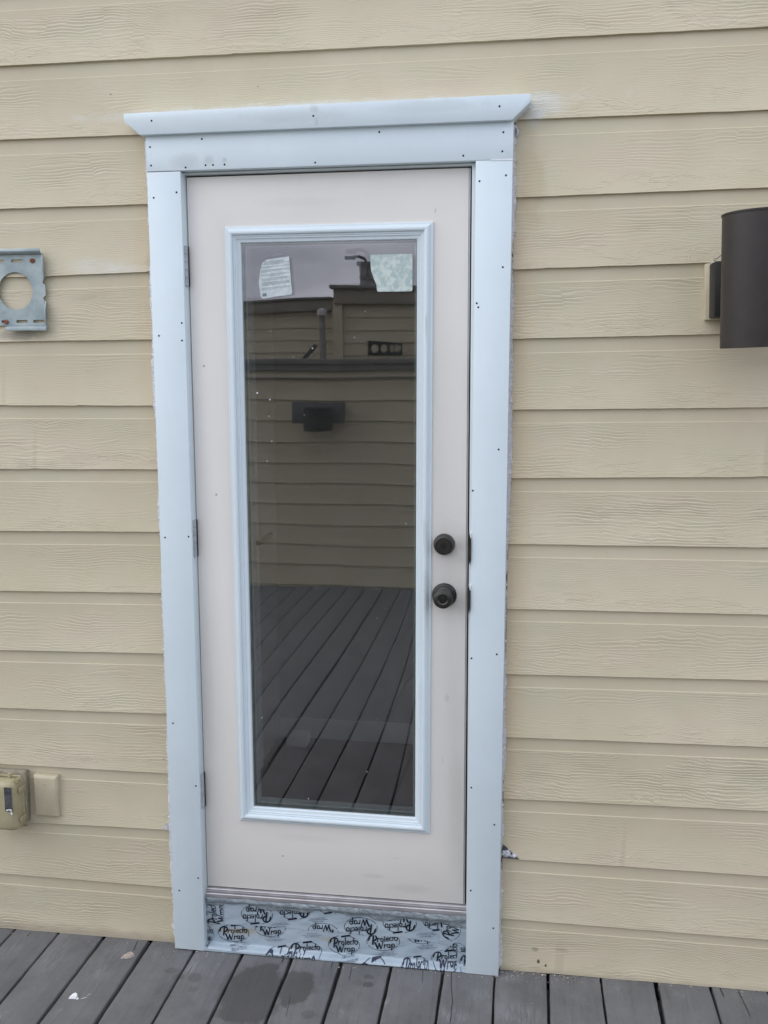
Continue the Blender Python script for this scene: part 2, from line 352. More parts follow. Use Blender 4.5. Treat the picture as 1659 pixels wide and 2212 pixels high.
def wrap_mat():
    mt, t, b = mat('flashing_tape_film'); g = NG(t); pos = g.n('ShaderNodeNewGeometry').outputs['Position']
    n = g.noise(pos, 6, 4); c = g.mix(g.ramp(n, .3, .7), (.33, .41, .475), (.41, .49, .55))
    sm = g.noise(pos, 40, 5, .6)
    for cx, cz, rx, rz, k in ((.085, .055, .05, .010, .7), (.12, .062, .03, .005, .6), (.36, .055, .02, .008, .6), (.01, .075, .02, .03, .2)):
        c = g.mix(g.math('MULTIPLY', g.blob(pos, cx, cz, rx, rz, 'xz', .5, sm, .6), k), c, (.40, .36, .27))
    g.link(c, b.inputs['Base Color']); b.inputs['Roughness'].default_value = .3
    wr = g.noise(g.mapping(pos, (1, 1, 1.6)), 13, 4, .55, dist=1.0)
    g.link(g.bump(wr, .004), b.inputs['Normal']); return mt
M_wrap = wrap_mat()
def sealant_mat():
    mt, t, b = mat('clear_grey_sealant'); g = NG(t); pos = g.n('ShaderNodeNewGeometry').outputs['Position']
    n = g.noise(g.mapping(pos, (1, 1, 2)), 38, 6, .7, dist=1.2)
    g.link(g.mix(g.ramp(n, .35, .7), (.23, .27, .30), (.42, .48, .51)), b.inputs['Base Color'])
    b.inputs['Roughness'].default_value = .22; g.link(g.bump(n, .01), b.inputs['Normal']); return mt
M_seal = sealant_mat()
M_fascia = simple('opposite_trim', (.30, .27, .21), .6, 0, .05, 4)
M_capdark = simple('parapet_cap_metal', (.17, .165, .155), .5, 0, .06, 8)
M_wallin = simple('interior_wall_paint', (.50, .485, .455), .8, 0, .03, 2)
M_base = simple('interior_baseboard_white', (.85, .85, .82), .6, 0, .02, 2)
M_floorin = simple('interior_floor', (.05, .04, .035), .6, 0, .1, 5)
M_pole = simple('dark_metal', (.09, .09, .095), .5, 0, .1, 20)
M_vent = simple('vent_grey', (.25, .235, .205), .6, 0, .1, 10)
M_ventcap = simple('vent_cap_pale', (.45, .45, .44), .5)
M_tower = simple('hazed_masonry', (.26, .25, .25), .9, 0, .1, 1)  # lightened to put distance haze into the colour

# ------------------------------------------------------------------ setting: deck and ground
def fz(x): return .0098*x-.003          # the deck slopes a touch across the wall
gm = MB(); gm.add([(-60, -60, -.35), (60, -60, -.35), (60, 60, -.35), (-60, 60, -.35)], [(0, 1, 2, 3)])
tag(gm.build('ground', M_ground, fix=False), 'dark ground below the gaps of the deck', None, None, 'structure')

def build_deck():
    x0s = [-.622+.1467*i for i in range(-18, 32)]
    meas = {0: -.622, 1: -.479, 2: -.333, 3: -.184, 4: -.037, 5: .109, 6: .258, 7: .405, 8: .551, 9: .698, 10: .845, 11: .991, 12: 1.138, 13: 1.286, 14: 1.433, 15: 1.580}
    xs = [meas.get(i, -.622+.1467*i) for i in range(-18, 32)]
    GW = 1.3
    gw = {0: .006, 1: .006, 2: .007, 3: .010, 4: .006, 5: .006, 6: .007, 7: .007, 8: .007, 9: .006, 10: .004, 11: .006, 12: .0035, 13: .009, 14: .006, 15: .002}
    vs, fs, uvs = [], [], []
    ny = 48
    for k in range(len(xs)-1):
        i = k-18
        a = xs[k]+GW*gw.get(i, .006)/2; bb = xs[k+1]-GW*gw.get(i+1, .006)/2
        lift = random.uniform(-.0012, .0012); ru = random.uniform(0, 50)
        r = .0035
        ya, yb = -4.735, .006
        prof = [(a, -.03), (a, -r), (a+r*.3, -r*.3), (a+r, 0), (a+.05, .0003), (bb-.05, .0003), (bb-r, 0), (bb-r*.3, -r*.3), (bb, -r), (bb, -.03)]
        base = len(vs); n = len(prof)
        ph = random.uniform(0, 9)
        for j in range(ny+1):
            tt = (j/ny)**1.8; y = yb+(ya-yb)*tt
            wob = .0009*math.sin(y*7+ph)+.0005*math.sin(y*23+ph*2)
            for q, (x, z) in enumerate(prof):
                wx = wob if q < n/2 else -wob*.6
                vs.append((x+wx+.0008*random.uniform(-1, 1)*(q in (0, 1, 2, 7, 8, 9)), y, z+fz(x)+lift)); uvs.append((x+ru, y))
        for j in range(ny):
            for q in range(n-1):
                b0 = base+j*n+q; fs.append((b0, b0+n, b0+n+1, b0+1))
        fs.append(tuple(base+q for q in range(n))); fs.append(tuple(base+ny*n+q for q in range(n-1, -1, -1)))
    me = bpy.data.meshes.new('deck'); me.from_pydata(vs, [], fs)
    ul = me.uv_layers.new(name='UVMap')
    for lp in me.loops: ul.data[lp.index].uv = uvs[lp.vertex_index]
    bm = bmesh.new(); bm.from_mesh(me); bmesh.ops.recalc_face_normals(bm, faces=bm.faces); bm.to_mesh(me); bm.free()
    me.shade_smooth(); me.set_sharp_from_angle(angle=R(50))
    me.materials.append(M_deck); o = bpy.data.objects.new('deck', me); C.objects.link(o)
    return tag(o, 'weathered grey painted deck boards running away from the wall', None, None, 'structure')
deck = build_deck()
def strip_xy(pts, w, z=.0016):
    mb = MB(); L_, R_ = [], []
    for i, (x, y) in enumerate(pts):
        a = Vector(pts[max(i-1, 0)]); b_ = Vector(pts[min(i+1, len(pts)-1)]); d = (b_-a).normalized()
        ww = w*(.25 if i in (0, len(pts)-1) else 1)
        L_.append((x-d.y*ww, y+d.x*ww, fz(x)+z)); R_.append((x+d.y*ww, y-d.x*ww, fz(x)+z))
    n = len(pts); mb.add(L_+R_, [(i, i+1, n+i+1, n+i) for i in range(n-1)]); return mb
def densify(pts, n=6, j=.0009):
    o = []
    for a, b_ in zip(pts[:-1], pts[1:]):
        for k in range(n): t_ = k/n; o.append((a[0]+(b_[0]-a[0])*t_+random.uniform(-j, j), a[1]+(b_[1]-a[1])*t_))
    return o+[pts[-1]]
for pts, w_ in [([(.232, -.012), (.236, -.055)], .0012), ([(.379, -.015), (.381, -.058)], .0008), ([(.438, -.043), (.442, -.104)], .0006), ([(.721, -.025), (.729, -.107), (.736, -.156), (.736, -.25)], .0009),
             ([(.296, -.188), (.307, -.282)], .0005), ([(.641, -.019), (.646, -.093)], .0005), ([(1.456, .001), (1.46, -.038)], .0012), ([(1.502, .001), (1.505, -.031), (1.512, -.114)], .0009), ([(1.552, .001), (1.552, -.008)], .0009),
             ([(-.221, -.006), (-.213, -.057)], .001), ([(-.564, -.008), (-.565, -.03)], .001)]:
    strip_xy(densify(pts), w_).build('crack', M_dark, deck, fix=False)
nm = MB().lathe([(.0005, .0028), (.004, .0024), (.0048, .0012), (.005, -.003)], (.720, -.016, fz(.72)+.001), 'z', 14)
nm.build('nail_head', simple('old_nail', (.12, .10, .095), .7, .3), deck, smooth=True)

# ------------------------------------------------------------------ lap siding
def siding_mesh(name, boards, mat_, parent, E, facing=-1, y_front=0.0, step=.012, deep=1.0):
    """boards: (x0, x1, zbot(x), ztop(x)); front of each lap at y_front, tilts back towards its top"""
    vs, fs, uvs = [], [], []
    for x0, x1, zb, zt in boards:
        n = max(2, int((x1-x0)/step)); ru = random.uniform(0, 400); base = len(vs)
        lf = random.uniform(.77, .80)
        F = [(0, .011), (0, .0012), (.0012, 0), (.02, .0010), (lf-.03, .0074), (lf-.002, .0070), (lf+.009, .0088), (1.0, .0098), (1.03, .0100)]
        jb = 0
        for i in range(n+1):
            x = x0+(x1-x0)*i/n; a = zb(x); b_ = zt(x)
            jb = jb*.7+random.uniform(-.00035, .00035); 
            if random.random() < .004: jb += .0015
            for fr_, y in F:
                z = a+(b_-a)*fr_+(jb if fr_ < .01 else 0)
                vs.append((x, y_front-facing*y*deep, z)); uvs.append((x+ru, (b_-a)*fr_*(.1778/E)*(E/.1778)))
        m_ = len(F)
        for i in range(n):
            for q in range(m_-1):
                b0 = base+i*m_+q; fs.append((b0, b0+1, b0+m_+1, b0+m_) if facing > 0 else (b0, b0+m_, b0+m_+1, b0+1))
    me = bpy.data.meshes.new(name); me.from_pydata(vs, [], fs)
    ul = me.uv_layers.new(name='UVMap')
    for lp in me.loops: ul.data[lp.index].uv = uvs[lp.vertex_index]
    me.shade_smooth(); me.set_sharp_from_angle(angle=R(20))
    me.materials.append(mat_); o = bpy.data.objects.new(name, me); C.objects.link(o); o.parent = parent; return o
ZD = 2.3616
def lin(xa, za, xb, zb):
    lo, hi = min(xa, xb)-.05, max(xa, xb)+.05
    return lambda x: ZD+za+(zb-za)*(min(max(x, lo), hi)-xa)/(xb-xa)
LEFT = {3: (-.5317, -.2365, -.1095, -.2344), 4: (-.407, -.417, -.1074, -.4109), 5: (-.555, -.5932, -.1078, -.5897), 6: (-.5665, -.7702, -.1067, -.7685), 7: (-.5782, -.9497, -.1041, -.9444),
        8: (-.5899, -1.1289, -.1066, -1.12), 9: (-.6014, -1.305, -.1077, -1.295), 10: (-.613, -1.4833, -.1074, -1.4721), 11: (-.6246, -1.6608, -.107, -1.6512), 12: (-.636, -1.8361, -.1066, -1.8323),
        13: (-.5653, -2.0162, -.1101, -2.0072), 14: (-.659, -2.1881, -.1123, -2.1883)}
RIGHT = {3: (.8599, -.2448, 1.4655, -.2391), 4: (.8609, -.4214, 1.335, -.4128), 5: (.8582, -.5948, 1.3487, -.5867), 6: (.8591, -.7755, 1.4947, -.7669), 7: (.8563, -.9541, 1.5042, -.9407), 8: (.857, -1.1291, 1.5142, -1.1216),
         9: (.8576, -1.3052, 1.5239, -1.2965), 10: (.8558, -1.4863, 1.5335, -1.4713), 11: (.8564, -1.6645, 1.5435, -1.6521), 12: (.8556, -1.8423, 1.5533, -1.8288), 13: (.8905, -2.0182, 1.5634, -2.0131), 14: (.859, -2.1988, 1.5735, -2.1957)}
house = root('house_wall', 'tan lap siding wall around the white trimmed glass door', 'wall')
bds = []
flat = lambda z: (lambda x: z)
Zk = {2: lin(-.52, -.0571, 1.4558, -.0600), 1: lin(-.5077, .1312, 1.4453, .1275), 0: lin(0, .3085, 1, .3085), -1: lin(0, .486, 1, .486), -2: lin(0, .664, 1, .664), -3: lin(0, .842, 1, .842)}
XL, XR = -2.6, 3.6
for k in (2, 1, 0, -1, -2): bds.append((XL, XR, Zk[k], Zk[k-1]))
for side, T_, xa, xb in (('l', LEFT, XL, -.1005), ('r', RIGHT, .8585, XR)):
    fn = {k: lin(*v_) for k, v_ in T_.items()}; fn[2] = Zk[2]
    for k in range(3, 15): bds.append((xa, xb, fn[k], fn[k-1]))
    bds.append((xa, xb, lambda x: fz(x)+.001, fn[14]))
sid = siding_mesh('siding', bds, M_siding, house, EXPO)
bk = MB(); 
for q in ((XL, -.0935, .012, .10, -.05, 3.2), (.853, XR, .012, .10, -.05, 3.2), (-.0935, .853, .012, .10, 2.28, 3.2)): bk.box(*q)
bk.build('sheathing', M_dark, house)

# caulk between casing and siding: jagged where it was wiped over the grain
def caulk(x_in, sgn, z0, z1, wmin, wmax, ycas=-.03):
    mb = MB(); n = int((z1-z0)/.0035); rows = []
    wv = (wmin+wmax)/2
    for i in range(n+1):
        z = z0+(z1-z0)*i/n
        wv += random.uniform(-.0009, .0009); wv = min(max(wv, wmin), wmax)
        slow = .0015*math.sin(z*9+sgn)+.001*math.sin(z*31)
        e = wv+slow+random.uniform(-.0007, .0007)
        if random.random() < .05: e += random.uniform(.001, .004)
        x2 = x_in+sgn*e
        rows.append([(x_in-sgn*.002, -.0305+random.uniform(0, .003), z), (x_in+sgn*.0018, -.016+random.uniform(-.002, .002), z), (x_in+sgn*e*.55, -.006+random.uniform(-.0015, .0008), z), (x2, -.0018, z), (x2+sgn*.0012, .006, z)])
    for i in range(n):
        a, b_ = rows[i], rows[i+1]
        mb.add(a+b_, [(q, q+1, q+6, q+5) for q in range(4)])
    return mb
caulk(.854, 1, .02, 2.288, .003, .0092).build('caulk_bead', M_caulk, house, fix=True, smooth=True)
caulk(-.0945, -1, .02, 2.285, .0125, .0180).build('caulk_bead', M_caulk, house, fix=True, smooth=True)
def lump(cx, cz, rx, rz, ry, seed, m_=None):
    rnd = random.Random(seed); mb = MB(); n, mm = 18, 6; vs = [(cx, -ry, cz)]
    ph = [rnd.uniform(.75, 1.2) for _ in range(n)]
    for j in range(1, mm+1):
        for k in range(n):
            a = 2*math.pi*k/n; f = j/mm*ph[k]
            vs.append((cx+rx*f*math.cos(a), -ry*math.cos(j/mm*math.pi/2)*rnd.uniform(.6, 1.15)+.004*(j == mm), cz+rz*f*math.sin(a)))
    fs = [(0, 1+k, 1+(k+1) % n) for k in range(n)]+[(1+(j-1)*n+k, 1+j*n+k, 1+j*n+(k+1) % n, 1+(j-1)*n+(k+1) % n) for j in range(1, mm) for k in range(n)]
    mb.add(vs, fs); return mb
# broken board corners filled with caulk, beside the casing
mb = MB(); mb.prism_y([(.8575, .352), (.8575, .384), (.866, .380), (.880, .368), (.896, .351), (.905, .3455), (.8575, .3455)], -.0025, .003)
mb.build('broken_corner_void', M_pole, house)
lump(.870, .3600, .016, .014, .010, 3).build('caulk_lump', M_caulk, house, smooth=True)
lump(.889, .3535, .012, .007, .008, 5).build('caulk_lump', M_caulk, house, smooth=True)
mb = MB(); mb.prism_y([(-.1035, .3545), (-.1035, .378), (-.112, .380), (-.120, .375), (-.131, .3545)], -.002, .003)
mb.build('caulk_patch', M_caulk, house)
lump(.862, 2.272, .006, .016, .012, 8).build('caulk_lump', M_caulk, house, smooth=True)
# pock marks left by old fasteners
for x, z, r_ in ((-.122, .570, .0016), (-.133, .560, .0016), (-.120, .549, .0026), (-.2, 2.408, .0012), (.2, 2.41, .001)):
    MB().lathe([(r_*1.3, 0), (r_*.9, -.0006), (r_*.4, .0002)], (x, .003 if z < 1 else .002, z), 'y', 10).build('fastener_hole', M_dark, house)

# ------------------------------------------------------------------ door frame (jambs, casing, header, cap, sill)
fr = root('door_frame', 'white trim boards with flared cap framing the glass door', 'door frame', (.38, 0, 0))
YF = -.032
o = MB().box(-.0945, -.0030, YF, .010, fz(-.09)+.004, 2.2005).build('casing_board', M_trim, fr, bevel=.0012); casL = o
o = MB().box(.763, .854, YF, .010, fz(.8)+.002, 2.2012).build('casing_board', M_trim, fr, bevel=.0012); casR = o
head = MB().box(-.0945, .8545, YF-.0004, .010, 2.2018, 2.300).build('header_board', M_trim, fr, bevel=.0012)
cap = MB().prism_y([(-.1455, 2.3445), (-.1455, 2.328), (-.1045, 2.2905), (.8515, 2.2905), (.8945, 2.330), (.8945, 2.3495)], -.048, .008).build('cap_board', M_trim, fr, bevel=.0010)
MB().box(.800, .8542, YF-.0012, YF-.0002, 2.2000, 2.2022).build('caulk_line', M_white, fr)
HOLES = [(-.07,2.324),(.356,2.319),(.82,2.323),(.058,2.278),(.521,2.278),(-.083,2.263),(-.082,2.217),(.012,2.209),(.066,2.213),(.086,2.213),(.117,2.213),(.356,2.21),(.83,2.266),(.828,2.221),(.732,2.214),(-.015,2.148),(-.078,2.136),(.838,2.164),(.773,2.152),(.834,1.943),(.77,1.855),(.774,1.845),(-.012,1.813),(-.077,1.78),(-.013,1.767),(.831,1.485),(.766,1.377),(-.08,1.232),(.768,.925),(.835,.939),(-.076,.696),(.772,.56),(.836,.457),(-.014,.512),(-.016,.229),(.774,.258),(-.075,.185),(.838,.151),(-.012,1.236)]
for x, z in HOLES:
    if z > 2.30: p_, y_ = cap, -.048
    elif z > 2.2: p_, y_ = head, YF-.0004
    elif x < .3: p_, y_ = casL, YF
    else: p_, y_ = casR, YF
    MB().lathe([(.0027, .0002), (.0024, -.0005), (.0014, -.0003)], (x, y_, z), 'y', 12).build('nail_hole', M_dark, p_)
# jambs
jl = MB().box(-.0085, -.0012, -.012, .11, .15, 2.1995); jl.build('jamb', M_jamb, fr, bevel=.0008)
MB().prism_y([(.7612, .15), (.7628, .15), (.7628, 2.1995), (.7528, 2.1995)], -.012, .11).build('jamb', M_jamb, fr, bevel=.0004)
MB().box(-.0085, .7625, -.010, .11, 2.1955, 2.2008).build('head_jamb', M_jamb, fr, bevel=.0008)
MB().box(-.0012, .7605, .012, .03, 2.180, 2.1955).box(.745, .7605, .013, .03, .19, 2.19).build('weatherstrip', M_weather, fr)
for z, h in ((1.222, .082), (1.086, .074)):
    pl = MB().prism_y([(.7560, z-h/2), (.7590, z-h/2+.003), (.7628, z-h/2+.014), (.7636, z+.003), (.7630, z+h/2-.018), (.7600, z+h/2-.004), (.7560, z+h/2)], -.0365, -.0130)
    sp2 = pl.build('strike_plate', M_lock, fr)
    MB().box(.7600, .7634, -.0362, -.013, z+h/2-.012, z+h/2+.003).build('lip', M_white, sp2, bevel=.001)
# threshold
thp = [(.03, .158), (-.012, .158), (-.0148, .1600), (-.0150, .1735), (-.0135, .1755), (-.0090, .1763), (-.0090, .1782), (-.0120, .1790), (-.0120, .1808), (-.0065, .1822), (-.0065, .1838), (-.0085, .1845), (-.0070, .1868), (.03, .1865)]
mb = MB(); n = len(thp)
mb.add([(-.003, y, z+fz(0)+.002) for y, z in thp]+[(.7625, y, z+fz(.76)+.003) for y, z in thp], [tuple(range(n)), tuple(range(2*n-1, n-1, -1))]+[(i, i+n, (i+1) % n+n, (i+1) % n) for i in range(n)])
mb.build('threshold', M_alu, fr, smooth=True, angle=28)
MB().box(-.003, .7625, .031, .12, .05, .185).build('sill', M_weather, fr)
# caulk smears at joints of the trim (left header joint)
MB().box(-.094, -.004, YF+.0006, YF+.003, 2.2003, 2.2020).build('joint_gap', M_weather, fr)

# ------------------------------------------------------------------ the door
door = root('glass_door', 'pale pink primed door with full glass and black knob', 'door', (.0, .02, .19))
ZB0, ZB1, ZT = .1885, .1965, 2.1905
OX0, OX1, OZ0, OZ1 = .120, .641, .418, 2.046    # cut-out
y0, y1 = 0.0, .044
mb = MB()
O = [(.0003, ZB0), (.7518, ZB1), (.7445, ZT+.001), (.0018, ZT)]; I = [(OX0, OZ0), (OX1, OZ0), (OX1, OZ1), (OX0, OZ1)]
vs = [(x, y0, z) for x, z in O+I]+[(x, y1, z) for x, z in O+I]
fs = []
for k in range(4):
    j = (k+1) % 4; fs += [(k, j, 4+j, 4+k), (8+j, 8+k, 12+k, 12+j), (j, k, 8+k, 8+j), (4+k, 4+j, 12+j, 12+k)]
mb.add(vs, fs); mb.build('door_slab', M_slab, door, bevel=.0012)
MB().prism_y([(.7524, .1965), (.7558, .197), (.7486, 2.1905), (.7452, 2.1905)], .0006, .030).build('edge_strip', M_alu, door)
def ring(prof, X0, X1, Z0, Z1, name, m_, par):
    mb = MB(); loops = []
    for d, y in prof: loops.append([(X0+d, y, Z0+d), (X1-d, y, Z0+d), (X1-d, y, Z1-d), (X0+d, y, Z1-d)])
    vs = [q for l in loops for q in l]
    fs = [(i*4+k, i*4+(k+1) % 4, (i+1)*4+(k+1) % 4, (i+1)*4+k) for i in range(len(loops)-1) for k in range(4)]
    mb.add(vs, fs); return mb.build(name, m_, par, smooth=True, angle=24)
prof = [(0, .0005), (0, -.0055), (.0015, -.0065), (.005, -.0070), (.0065, -.0095), (.0095, -.0135), (.0135, -.0160), (.0175, -.0165), (.021, -.0150), (.0225, -.0125), (.0232, -.0095), (.0265, -.0095), (.0275, -.0075), (.031, -.0070), (.032, -.0045), (.0355, -.0030), (.0395, -.0020), (.0415, .000), (.0420, .004), (.0420, .012)]
ring(prof, .1045, .6555, .4035, 2.0615, 'glass_frame', M_frame, door)
GX0, GX1, GZ0, GZ1 = .1465, .6135, .4455, 2.0195
# glazing: outer and inner pane, slightly bowed as sealed units are
def pane(y_, amp, seed, name, m_):
    rnd = random.Random(seed); nx, nz_ = 64, 200; vs, fs = [], []
    P_ = [(rnd.uniform(0, 6.3), rnd.uniform(0, 6.3)) for _ in range(6)]
    for j in range(nz_+1):
        for i in range(nx+1):
            u_, v_ = i/nx, j/nz_; x = GX0-.004+(GX1-GX0+.008)*u_; z = GZ0-.004+(GZ1-GZ0+.008)*v_
            e = 1-(1-math.exp(-u_*9))*(1-math.exp(-(1-u_)*14)); f = 1-(1-math.exp(-v_*26))*(1-math.exp(-(1-v_)*20))
            d = amp*(e+f*.55)
            d += .00007*math.sin(2.1*math.pi*z+P_[0][0])*math.sin(5*math.pi*x+P_[0][1])+.000035*math.sin(15*z+P_[1][0])*math.cos(14*x+P_[1][1])+.000010*math.sin(34*z+P_[2][0]+6*x)+.000012*math.sin(31*x+P_[3][0]+5*z)
            vs.append((x, y_+d, z))
    for j in range(nz_):
        for i in range(nx): b0 = j*(nx+1)+i; fs.append((b0, b0+1, b0+nx+2, b0+nx+1))
    mb = MB(); mb.add(vs, fs); o = mb.build(name, m_, door, fix=False); o.data.shade_smooth(); return o
pane(.0045, .00042, 2, 'glass_pane', M_glassA)
pane(.0185, -.00034, 5, 'glass_pane', M_glassB)
sp3 = ring([(.0, .0052), (.0045, .0060), (.0050, .0175)], GX0-.0008, GX1+.0008, GZ0-.0005, GZ1+.0008, 'glass_edge_spacer', M_spacer, door)
ring([(0, .019), (.008, .020), (.010, .045), (-.03, .046)], GX0, GX1, GZ0, GZ1, 'inner_glass_frame', M_jamb, door)
SPK = [(.181,1.628,2.4),(.216,1.61,1.8),(.212,1.566,1.3),(.219,1.498,1.7),(.205,1.444,1.6),(.31,1.569,1.2),(.263,1.384,.9),(.314,1.374,1.2),(.561,1.347,1.2),(.571,1.282,1),(.586,1.28,1.6),(.427,1.181,.8),(.19,1.174,.8),(.34,1.095,.8),(.504,1.098,.9),(.53,1.045,.9),(.507,1.016,1.2),(.515,.969,.9),(.534,.901,.9),(.175,.713,1.4),(.477,.571,1.1),(.307,.479,1.4),(.505,.728,.8),(.477,1.84,1.4),(.448,1.773,1.4),(.335,1.746,1.8),(.22,1.791,1.1),(.282,1.723,1)]
for x, z, r_ in SPK:
    r_ *= .00095; rr = [r_*random.uniform(.7, 1.3) for _ in range(9)]
    MB().prism_y([(x+rr[k]*math.cos(k*.698), z+rr[k]*math.sin(k*.698)) for k in range(9)], .0032, .0044).build('paint_speck', M_white, door)
# hinges
for z, h in ((1.962, .104), (1.228, .104), (.4905, .104)):
    hg = MB().lathe([(.0070, -h/2)]+[q for i in range(5) for q in ((.0080, -h/2+.001+i*h/5), (.0080, -h/2+(i+1)*h/5-.0014), (.0064, -h/2+(i+1)*h/5-.0007))]+[(.0066, h/2)], (-.0038, -.0150, z), 'z', 20).build('hinge', M_hinge, door, smooth=True)
    MB().box(.0022, .0034, -.004, .001, z-h/2, z+h/2).box(-.0135, -.011, -.0125, -.002, z-h/2+.002, z+h/2-.002).build('hinge_leaf', M_lockdark, hg)
# dead bolt
db = MB().lathe([(.0290, 0), (.0292, -.003), (.0285, -.008), (.0265, -.016), (.0245, -.0215), (.0215, -.0235), (.0200, -.0235), (.0196, -.0215), (.0188, -.0215), (.0184, -.0228), (.010, -.0232), (.0005, -.0232)], (.690, 0, 1.2275), 'y', 48).build('deadbolt', M_lock, door, smooth=True)
kc = MB().lathe([(.0092, -.0225), (.0088, -.0240), (.0005, -.0242)], (.690, 0, 1.2260), 'y', 28).build('key_cylinder', M_lockdark, db, smooth=True)
MB().box(.6893, .6908, -.0250, -.0240, 1.2205, 1.2315).build('keyway', M_dark, db)
# knob
kb = MB().lathe([(.0330, 0), (.0333, -.003), (.0325, -.0065), (.0300, -.0095), (.0270, -.0105), (.0262, -.0125), (.0200, -.0175), (.0140, -.0205), (.0125, -.026), (.0130, -.030), (.0185, -.034), (.0242, -.038), (.0262, -.043), (.0262, -.048), (.0245, -.0525), (.0200, -.0555), (.0140, -.0565), (.0125, -.0555), (.0100, -.0530), (.0005, -.0520)], (.6915, 0, 1.0885), 'y', 56).build('door_knob', M_lock, door, smooth=True)
MB().box(.692, .699, -.0075, -.0060, 1.0577, 1.0593).build('scratch', M_hinge, kb)
MB().lathe([(.010, -.0522), (.0095, -.0540), (.007, -.0545), (.0065, -.0530), (.0005, -.0532)], (.6915, 0, 1.0885), 'y', 24).build('lock_button', M_lockdark, kb, smooth=True)

# ------------------------------------------------------------------ labels stuck on the glass
def sheet(name, outline, m_, y_, label, cat, n=1):
    r_ = root(name, label, cat, (outline[0][0], y_, outline[0][1]))
    MB().prism_y(outline, y_-.0006, y_).build('paper', m_, r_); return r_
s1 = sheet('paper_label', [(.2005, 1.9645), (.205, 1.971), (.216, 1.9765), (.240, 1.980), (.2755, 1.9835), (.2775, 1.948), (.280, 1.915), (.2825, 1.892), (.2815, 1.888), (.2785, 1.8855), (.240, 1.8815), (.205, 1.8765), (.199, 1.8775), (.1965, 1.882), (.1935, 1.905), (.1915, 1.918), (.1935, 1.930), (.197, 1.950)], M_paperA, .0030,
           'creased printed instruction sheet stuck to the upper hinge side of the glass', 'paper sheet')
pr = MB(); rnd = random.Random(4)
row = 0
zz = 1.9700
for para in (4, 2, 3, 3, 3, 4, 3):
    for r_ in range(para):
        xs_ = .1985+ (.008 if zz > 1.965 else 0); xe = .276 if r_ < para-1 else rnd.uniform(.225, .262)
        if zz > 1.967: xe = .262
        x = xs_+ .002*(1.97-zz)/.1
        while x < xe:
            l_ = rnd.uniform(.002, .006); x2 = min(x+l_, xe)
            zs = zz+(x-.2)*.075; ze = zz+(x2-.2)*.075
            pr.add([(x, .0022, zs), (x2, .0022, ze), (x2, .0022, ze+.00085), (x, .0022, zs+.00085)], [(0, 1, 2, 3)]); x = x2+rnd.uniform(.0006, .0012)
        zz -= .00245
    zz -= .0034
pr.build('text_lines', M_ink, s1, fix=False)
MB().prism_y([(.2015, 1.8815), (.2125, 1.8825), (.2125, 1.8905), (.2015, 1.8898)], .0019, .0023).build('printed_logo', M_ink, s1)
s2 = sheet('paper_label', [(.4915, 1.980), (.4925, 1.9830), (.4955, 1.9840), (.5975, 1.9840), (.6005, 1.983), (.6015, 1.980), (.6015, 1.894), (.6005, 1.891), (.5975, 1.8898), (.514, 1.8898), (.5105, 1.891), (.509, 1.894), (.507, 1.908), (.501, 1.922), (.4945, 1.940), (.4922, 1.955)], M_paperB, .0030,
           'blank pale square label with mottled glue and curled edge on the glass', 'paper label')

def text_obj(body, size, name, m_, parent, x, y_, z, ang, rot_plane='xz', sx=1.0):
    cu = bpy.data.curves.new(name, 'FONT'); cu.body = body; cu.size = size; cu.align_x = 'CENTER'; cu.align_y = 'CENTER'; cu.space_line = .85; cu.resolution_u = 2
    to = bpy.data.objects.new(name, cu); C.objects.link(to); bpy.context.view_layer.update()
    dg = bpy.context.evaluated_depsgraph_get(); me = bpy.data.meshes.new_from_object(to.evaluated_get(dg)); bpy.data.objects.remove(to)
    a = R(ang); out_ = []
    for v_ in me.vertices:
        lx, lz = v_.co.x*sx, v_.co.y; out_.append((x+lx*math.cos(a)-lz*math.sin(a), y_, z+lx*math.sin(a)+lz*math.cos(a)))
    fs_ = [tuple(p.vertices) for p in me.polygons]; return out_, fs_
v_, f_ = text_obj('VISION HORIZONTAL', .0052, 't', M_inkw, s1, .2345, .0026, 1.9865, 5)
tm = MB(); tm.add(v_, f_); tm.build('title_text', M_inkw, s1, fix=False)

# ------------------------------------------------------------------ printed flashing tape under the door
tape = root('flashing_tape', 'blue grey flashing tape printed with dark logos below the door', 'tape', (.38, -.01, .0))
def tape_y(z): 
    if z > .016: return -.0060
    if z > .009: return -.0060-.024*((.016-z)/.007)**1.2
    return -.030
def tape_sheet(x0, x1, z0f, z1f, off, name, nx=110, nz_=26, seed=1):
    mb = MB(); rnd = random.Random(seed); vs = []
    P_ = [rnd.uniform(0, 6) for _ in range(6)]
    for j in range(nz_+1):
        for i in range(nx+1):
            x = x0+(x1-x0)*i/nx; z = z0f(x)+(z1f(x)-z0f(x))*j/nz_
            wr = .0011*math.sin(x*31+P_[0]+z*40)*math.sin(z*60+P_[1])+.0006*math.sin(x*83+P_[2]-z*130)
            vs.append((x, tape_y(z)-off+wr*min(1, (j+.5)/6), z))
    mb.add(vs, [(j*(nx+1)+i, j*(nx+1)+i+1, (j+1)*(nx+1)+i+1, (j+1)*(nx+1)+i) for j in range(nz_) for i in range(nx)])
    o = mb.build(name, M_wrap, tape, fix=False); o.data.shade_smooth(); return o
seam = [(-.003, .071), (.117, .0785), (.236, .081), (.396, .080), (.572, .083), (.684, .077), (.765, .072)]
def seam_z(x):
    for (a, b_), (c_, d_) in zip(seam[:-1], seam[1:]):
        if x <= c_: return b_+(d_-b_)*(x-a)/(c_-a)
    return seam[-1][1]
low = tape_sheet(-.0028, .7628, lambda x: fz(x)+.003, lambda x: seam_z(x)+.006, 0, 'lower_strip', seed=1)
upr = tape_sheet(-.0028, .7628, seam_z, lambda x: .156+fz(x), .0014, 'upper_strip', seed=2)
